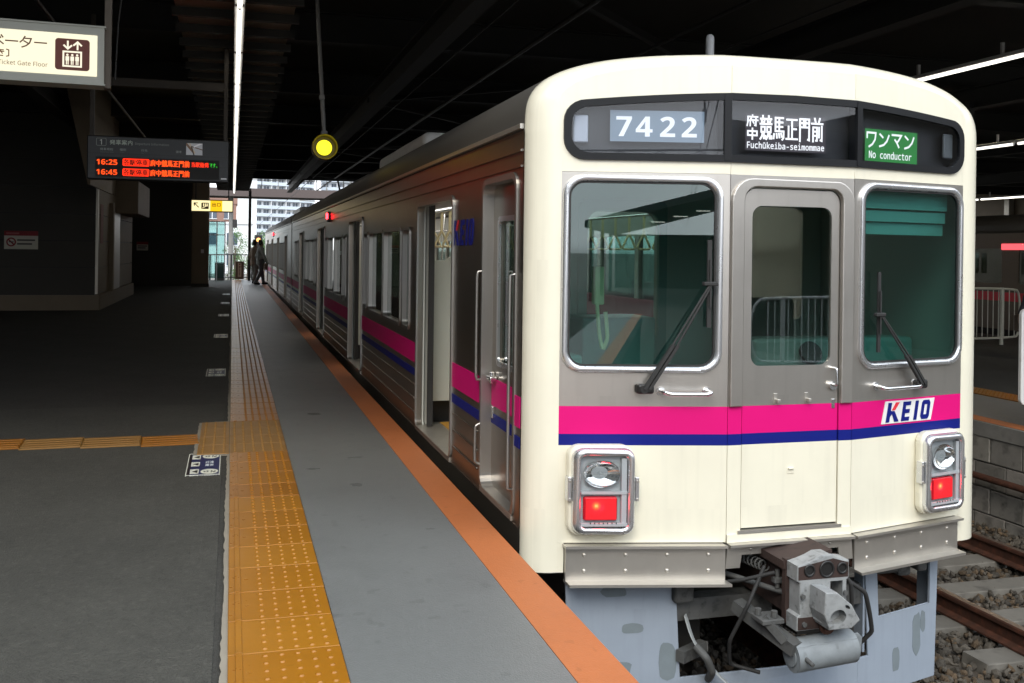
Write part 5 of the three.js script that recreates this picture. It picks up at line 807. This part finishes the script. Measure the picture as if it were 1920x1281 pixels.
// opposite platform furniture and the train beyond it
{
  const f = thing('platform_fence', 'cream tubular fence panel at the back of the opposite platform', 'fence', [12.7, -0.25, -16]); railing(f, 2.05, 1.06, M.fence, 0.125);
  const b = thing('white_board', 'white rounded signboard cut off by the right edge of the photo', 'sign', [7.72, -0.25, -8]); mesh('panel', U([ext(rrect(-0.3, 0.3, 0.25, 1.19, 0.06), 0.04, -0.02, 0.006)]), M.white, b); mesh('post', U([rod(V(-0.15, 0, -0.03), V(-0.15, 1.0, -0.03), 0.025), rod(V(0.15, 0, -0.03), V(0.15, 1.0, -0.03), 0.025)]), M.greyPole, b);
  const p = thing('canopy_post', 'slim dark post on the opposite platform right of the train front', 'post', [11.9, -0.25, -14]); mesh('shaft', U([BB(-0.05, 0.05, 0, 4.3, -0.05, 0.05)]), M.darkPaint, p); mesh('bracket', U([bar(V(0, 3.6, 0), V(-0.9, 4.25, 0), 0.05, 0.05)]), M.darkPaint, p);
  const t = thing('train_car', 'dim stainless train with red stripes standing beyond the opposite platform', 'train', [18.4, -1.1, -8]);
  const s = poly([[0, 0.9], [26, 0.9], [26, 3.1], [0, 3.1]]); for (let k = 0; k < 6; k++) for (const [a, w] of [[0.5, 1.3], [2.3, 1.1]]) s.holes.push(hole(k * 4.3 + a, k * 4.3 + a + w, 1.95, 2.75, 0.06));
  mesh('side_wall', U([ext(s, 0.05).rotateY(Math.PI / 2).translate(-1.4, 0, 0)]), std([0.13, 0.1, 0.07], 0.4, { metalness: 0.3 }), t);
  for (let k = 0; k < 6; k++) for (const [a, w] of [[0.5, 1.3], [2.3, 1.1]]) mesh('window', [BB(-1.385, -1.38, 1.95, 2.75, -(k * 4.3 + a + w), -(k * 4.3 + a))], M.glassSide, t);
  mesh('roof', U([loft([0, 26].map((d) => outline(SIDE).filter((q) => q.y >= SIDE).map((q) => [q.x * 1.03, q.y + 1.1, -d])))]), M.roofSteel, t);
  mesh('red_stripe', U(BB(-1.406, -1.4005, 1.55, 1.75, -26, 0)), M.red, t); mesh('red_stripe', U(BB(-1.406, -1.4005, 2.86, 2.98, -9.9, -5)), M.red, t);
  mesh('side_display', [BB(-1.42, -1.4, 2.72, 2.86, -10.9, -9.95)], glow(1, 0.1, 0.12, 0.5), t); mesh('inner_wall', U(BB(1.0, 1.05, 0.9, 3.1, -26, 0)), M.wallTan, t); mesh('underframe', U(BB(-1.3, 1.3, 0.2, 0.9, -26, 0)), M.under, t);
  mesh('roof_lamp', [BB(-0.1, 0.1, 3.05, 3.08, -25, -1)], glow(1, 0.95, 0.8, 0.6), t);
}
// ------------------------------------------------------------------ beyond the far end of the roof: buildings, trees, an arriving train
{
  const wallW = std([0.72, 0.74, 0.76], 0.8, { map: rep(T.grain, 0.1) }), slab = std([0.6, 0.66, 0.74], 0.7), pane = std([0.06, 0.08, 0.11], 0.15), grey = std([0.28, 0.27, 0.31], 0.8), brick = std([0.24, 0.14, 0.11], 0.85), rail = std([0.5, 0.56, 0.62], 0.5);
  function flats(label, [x, z], w, d, floors, o) {
    const t = thing('apartment_building', label, 'building', [x, -1.36, z], o.turn || 0), h = 3.05;
    mesh('wall', U(BB(-w / 2, w / 2, 0, floors * h, -d, 0)), o.wall, t); mesh('parapet', U(BB(-w / 2 - 0.15, w / 2 + 0.15, floors * h, floors * h + 1.1, -d - 0.15, 0.15)), o.wall, t);
    const gw = new THREE.BoxGeometry(o.ww, 1.7, 0.12), gf = U([BB(-o.ww / 2 - 0.08, o.ww / 2 + 0.08, -0.93, -0.85, 0, 0.16), BB(-o.ww / 2 - 0.08, o.ww / 2 + 0.08, 0.85, 0.93, 0, 0.16), BB(-0.05, 0.05, -0.85, 0.85, 0, 0.14)]);
    for (let k = 0; k < floors; k++) {
      if (o.balcony) { const b = mesh('balcony', U([BB(-w / 2, w / 2, k * h - 0.1, k * h + 0.1, 0, 1.5)]), slab, t); mesh('balcony_rail', U(BB(-w / 2, w / 2, k * h + 0.1, k * h + 1.15, 1.42, 1.5)), rail, b); for (let q = 0; q <= o.cols; q += 2) mesh('divider', U(BB(-w / 2 + w * q / o.cols - 0.1, -w / 2 + w * q / o.cols + 0.1, k * h + 0.1, k * h + 2.85, 0, 1.5)), o.wall, b); }
      for (let c = 0; c < o.cols; c++) { const m = mesh('window', gw, pane, t); m.position.set(-w / 2 + w * (c + 0.5) / o.cols, k * h + 1.75, 0.03); mesh('window_frame', gf, wallW, m); }
    }
    return t;
  }
  flats('white apartment block with blue-grey balconies far beyond the tracks', [19.5, -402], 26, 14, 15, { wall: wallW, cols: 8, ww: 2.2, balcony: true, turn: 0.5 });
  const t2 = flats('set-back pale wing joined right of the white apartment block', [47, -418], 24, 14, 13, { wall: wallW, cols: 7, ww: 2.0, balcony: true, turn: -0.35 });
  flats('grey tower block behind the footbridge at the right', [52, -330], 26, 16, 14, { wall: grey, cols: 9, ww: 1.4, balcony: false });
  flats('low reddish brick building behind the white house', [-4, -150], 9, 8, 3, { wall: brick, cols: 4, ww: 1.2, balcony: false });
  const hz = thing('white_house', 'plain white house beside the tracks past the platform end', 'building', [-2.2, -1.36, -112]); mesh('wall', U(BB(-5, 4.2, 0, 5.4, -8, 0)), wallW, hz); mesh('flat_roof', U(BB(-5.2, 4.4, 5.4, 5.6, -8.2, 0.2)), wallW, hz); for (const [x, y] of [[1.6, 3.1], [-0.6, 3.1], [1.6, 0.9]]) { const w = mesh('window', U(BB(x, x + 1.1, y, y + 1.3, 0, 0.06)), pane, hz); mesh('window_frame', U([BB(x - 0.06, x + 1.16, y + 1.3, y + 1.36, 0, 0.09), BB(x - 0.06, x + 1.16, y - 0.06, y, 0, 0.09)]), slab, w); }
  // trees: trunk, limbs and a crown of many leaf clumps
  const leafMat = [phys([0.07, 0.16, 0.03], 0.8, { transmission: 0.25, side: THREE.DoubleSide }), phys([0.1, 0.19, 0.05], 0.8, { transmission: 0.25, side: THREE.DoubleSide })];
  function tree(label, x, z, h, r, base = -1.36) {
    const t = thing('tree', label, 'tree', [x, base, z]); const limbs = [rod(V(0, 0, 0), V(0.05, h * 0.6, 0), r * 0.09, r * 0.045)];
    for (let k = 0; k < 7; k++) { const a = k * 2.4; limbs.push(rod(V(0.03, h * (0.3 + 0.04 * k), 0), V(Math.cos(a) * r * 0.7, h * (0.55 + 0.05 * k), Math.sin(a) * r * 0.7), r * 0.035, r * 0.012, 6)); }
    mesh('trunk', U(limbs), std([0.1, 0.08, 0.06], 0.9), t);
    const leaf = new THREE.PlaneGeometry(1, 0.6), pos = [], nor = [], q = new THREE.Quaternion(), e = new THREE.Euler(), m = new THREE.Matrix4(), v = V(0, 0, 0), gs = [];
    for (let c = 0; c < 26; c++) {
      const a = rr(0, 6.28), u = rr(-1, 1), rad = r * (0.45 + 0.5 * rnd()), cx = Math.cos(a) * Math.sqrt(1 - u * u) * rad, cy = h * 0.66 + u * h * 0.3, cz = Math.sin(a) * Math.sqrt(1 - u * u) * rad, cr = r * rr(0.22, 0.4);
      for (let k = 0; k < 60; k++) { const g = leaf.clone(); g.scale(r * rr(0.05, 0.09), r * rr(0.05, 0.09), 1); g.applyQuaternion(q.setFromEuler(e.set(rr(0, 6), rr(0, 6), rr(0, 6)))); const b = rr(0, 6.28), w = rr(-1, 1), f = Math.cbrt(rnd()) * cr; g.translate(cx + Math.cos(b) * f * Math.sqrt(1 - w * w), cy + w * f, cz + Math.sin(b) * f * Math.sqrt(1 - w * w)); gs.push(clean(g)); }
    }
    mesh('crown', [mergeGeometries(gs)], leafMat[Math.floor(rnd() * 2)], t);
  }
  tree('small green tree in front of the white house', 0.2, -95, 4.6, 1.3); tree('low green bush behind the end railing', -0.15, -52, 1.9, 0.7); tree('rounded green tree between the railing and the train end', 2.4, -78, 4.0, 1.2); tree('dark green shrub below the distant train', 1.3, -90, 2.6, 1.3); tree('bushy green tree at the foot of the apartment block', 6.5, -180, 5.5, 2.6); tree('green tree right of the track signal', 3.2, -110, 4.6, 1.5);
  // arriving train far down the line
  const t = thing('distant_train', 'distant train front with two lit headlights past the railing', 'train', [1.4, -1.1, -180]);
  mesh('body', U([RB(2.8, 2.7, 20, 0.25, 0, 2.2, -10, 3)]), std([0.55, 0.48, 0.33], 0.5), t); mesh('windscreen', [RB(2.3, 0.85, 0.1, 0.04, 0.1, 2.75, 0)], M.black, t); mesh('red_band', U(BB(-1.38, 1.38, 1.85, 2.15, 0, 0.03)), M.red, t);
  for (const x of [-0.95, 1.05]) { mesh('headlight', [new THREE.SphereGeometry(0.2, 14, 10).translate(x, 1.62, 0.02)], glow(1, 0.93, 0.75, 3), t); }
  // roadside clutter: overhead poles
  for (const [x, z, label] of [[9.5, -84, 'steel pole of the overhead line right of the tracks, nearer one'], [9.8, -110, 'steel pole of the overhead line right of the tracks, farther one']]) { const u = thing('line_pole', label, 'pole', [x, -1.36, z]); mesh('mast', U([rod(V(0, 0, 0), V(0, 9, 0), 0.14, 0.11, 10)]), M.greyPole, u); mesh('cantilever', U([bar(V(0, 6.6, 0), V(-4.2, 6.8, 0), 0.07, 0.07), bar(V(0, 7.8, 0), V(-3.8, 6.85, 0), 0.05, 0.05)]), M.greyPole, u); }
}
// ------------------------------------------------------------------ people
function blobs(caps, res, cell, k = 0.05) { // smooth union of tapered capsules -> mesh
  const lo = V(9, 9, 9), hi = V(-9, -9, -9); for (const [a, b, ra, rb] of caps) for (const [p, r] of [[a, ra], [b, rb]]) { lo.min(V(p[0] - r - 0.05, p[1] - r - 0.05, p[2] - r - 0.05)); hi.max(V(p[0] + r + 0.05, p[1] + r + 0.05, p[2] + r + 0.05)); }
  const c = lo.clone().add(hi).multiplyScalar(0.5), half = Math.max(hi.x - lo.x, hi.y - lo.y, hi.z - lo.z) / 2;
  const mc = new MarchingCubes(res, M.black, false, false, 60000); mc.isolation = 0; const f = mc.field;
  let n = 0;
  for (let z = 0; z < res; z++) for (let y = 0; y < res; y++) for (let x = 0; x < res; x++, n++) {
    const px = c.x + (x / res * 2 - 1) * half, py = c.y + (y / res * 2 - 1) * half, pz = c.z + (z / res * 2 - 1) * half; let d = 9;
    for (const [a, b, ra, rb] of caps) { const bx = b[0] - a[0], by = b[1] - a[1], bz = b[2] - a[2], ax = px - a[0], ay = py - a[1], az = pz - a[2], t = Math.max(0, Math.min(1, (ax * bx + ay * by + az * bz) / (bx * bx + by * by + bz * bz + 1e-9))); const q = Math.hypot(ax - bx * t, ay - by * t, az - bz * t) - (ra + (rb - ra) * t), h = Math.max(0, Math.min(1, 0.5 + 0.5 * (d - q) / k)); d = d + (q - d) * h - k * h * (1 - h); }
    f[n] = -d;
  }
  mc.update(); const g = new THREE.BufferGeometry(); g.setAttribute('position', new THREE.BufferAttribute(mc.positionArray.slice(0, mc.count * 3), 3)); g.setAttribute('normal', new THREE.BufferAttribute(mc.normalArray.slice(0, mc.count * 3), 3));
  g.scale(half, half, half).translate(c.x, c.y, c.z); return g;
}
{
  function person(label, pos, turn, top, legs, stride, res) {
    const t = thing('person', label, 'person', pos, turn), skin = std([0.5, 0.32, 0.23], 0.6), s = stride;
    const hip = [[0.09, 0.88, 0], [-0.09, 0.88, 0]], knee = [[0.1, 0.48, 0.1 * s], [-0.1, 0.48, -0.02 * s]], ank = [[0.1, 0.08, 0.02 + 0.16 * s], [-0.1, 0.09, -0.26 * s]], sh = [[0.19, 1.38, 0], [-0.19, 1.38, 0]], el = [[0.25, 1.1, -0.1 * s], [-0.25, 1.1, 0.06 * s]], wr = [[0.25, 0.87, 0.0], [-0.24, 0.88, 0.18 * s]];
    const caps = [[[0, 0.9, 0], [0, 1.15, 0], 0.13, 0.12], [[0, 1.15, 0], [0, 1.35, 0], 0.13, 0.13], [[0.1, 1.37, 0], [-0.1, 1.37, 0], 0.085, 0.085], [[0, 1.4, 0], [0, 1.52, 0.01], 0.055, 0.05], [[0, 1.56, 0.02], [0, 1.65, 0], 0.075, 0.09], [[0, 1.56, 0.09], [0, 1.59, 0.1], 0.016, 0.012]];
    for (const i of [0, 1]) { caps.push([hip[i], knee[i], 0.085, 0.06], [knee[i], ank[i], 0.058, 0.04], [ank[i], [ank[i][0], 0.05, ank[i][2] + 0.13], 0.04, 0.03], [sh[i], el[i], 0.05, 0.042], [el[i], wr[i], 0.042, 0.03]); const w = wr[i]; caps.push([w, [w[0], w[1] - 0.08, w[2] + 0.01], 0.03, 0.034]); for (let q = 0; q < 4; q++) caps.push([[w[0], w[1] - 0.08, w[2] - 0.025 + q * 0.02], [w[0] * 0.98, w[1] - 0.155 - (q % 3) * 0.006, w[2] - 0.02 + q * 0.02 + 0.015], 0.01, 0.008]); caps.push([[w[0] * 0.96, w[1] - 0.03, w[2] + 0.02], [w[0] * 0.93, w[1] - 0.09, w[2] + 0.05], 0.011, 0.009]); }
    mesh('body', [blobs(caps, res, 0, 0.03)], skin, t);
    const coat = [[[0, 0.86, 0], [0, 1.15, 0], 0.165, 0.145], [[0, 1.15, 0], [0, 1.36, 0], 0.15, 0.145], [[0.12, 1.38, 0], [-0.12, 1.38, 0], 0.1, 0.1]]; for (const i of [0, 1]) coat.push([sh[i], el[i], 0.068, 0.056], [el[i], wr[i], 0.056, 0.044]);
    mesh('jacket', [blobs(coat, Math.round(res * 0.75), 0, 0.04)], top, t);
    const tr = [[[0.06, 0.92, 0], [-0.06, 0.92, 0], 0.13, 0.13]]; for (const i of [0, 1]) tr.push([hip[i], knee[i], 0.1, 0.075], [knee[i], ank[i], 0.075, 0.06]); mesh('trousers', [blobs(tr, Math.round(res * 0.75), 0, 0.04)], legs, t);
    mesh('hair', [blobs([[[0, 1.66, -0.015], [0, 1.7, -0.02], 0.1, 0.085], [[0.04, 1.6, -0.05], [-0.04, 1.6, -0.05], 0.06, 0.06]], 40, 0, 0.03)], std([0.02, 0.016, 0.012], 0.6), t);
    for (const i of [0, 1]) mesh('shoe', [blobs([[[ank[i][0], 0.05, ank[i][2] - 0.03], [ank[i][0], 0.04, ank[i][2] + 0.15], 0.048, 0.042], [[ank[i][0], 0.1, ank[i][2] - 0.02], [ank[i][0], 0.06, ank[i][2]], 0.048, 0.048]], 32, 0, 0.02)], M.black, t);
    const bag = mesh('bag', U([RB(0.3, 0.26, 0.12, 0.03, -0.27, 0.72, 0.1 * s)]), std([0.16, 0.12, 0.09], 0.7), t); mesh('bag_strap', U([pipe([V(-0.14, 0.82, 0.1 * s), V(-0.25, 0.94, 0.14 * s), V(-0.38, 0.82, 0.1 * s)], 0.012, 16)]), M.rubber, bag);
  }
  person('person in grey jacket walking towards the last open door of the train', [1.08, 0.003, -40.5], 1.9, std([0.34, 0.36, 0.35], 0.85), std([0.14, 0.15, 0.16], 0.85), 0.9, 80);
  person('person in brown jacket following just behind the grey jacketed one', [0.88, 0.003, -41.7], 2.2, std([0.3, 0.23, 0.17], 0.85), std([0.2, 0.19, 0.17], 0.85), 0.5, 80);
  person('person in black shoes on the opposite platform at the right edge of the photo', [11.42, -0.25, -11.86], -1.57, std([0.05, 0.05, 0.06], 0.85), std([0.03, 0.03, 0.035], 0.85), 1.0, 80);
}
renderer.render(scene, camera);
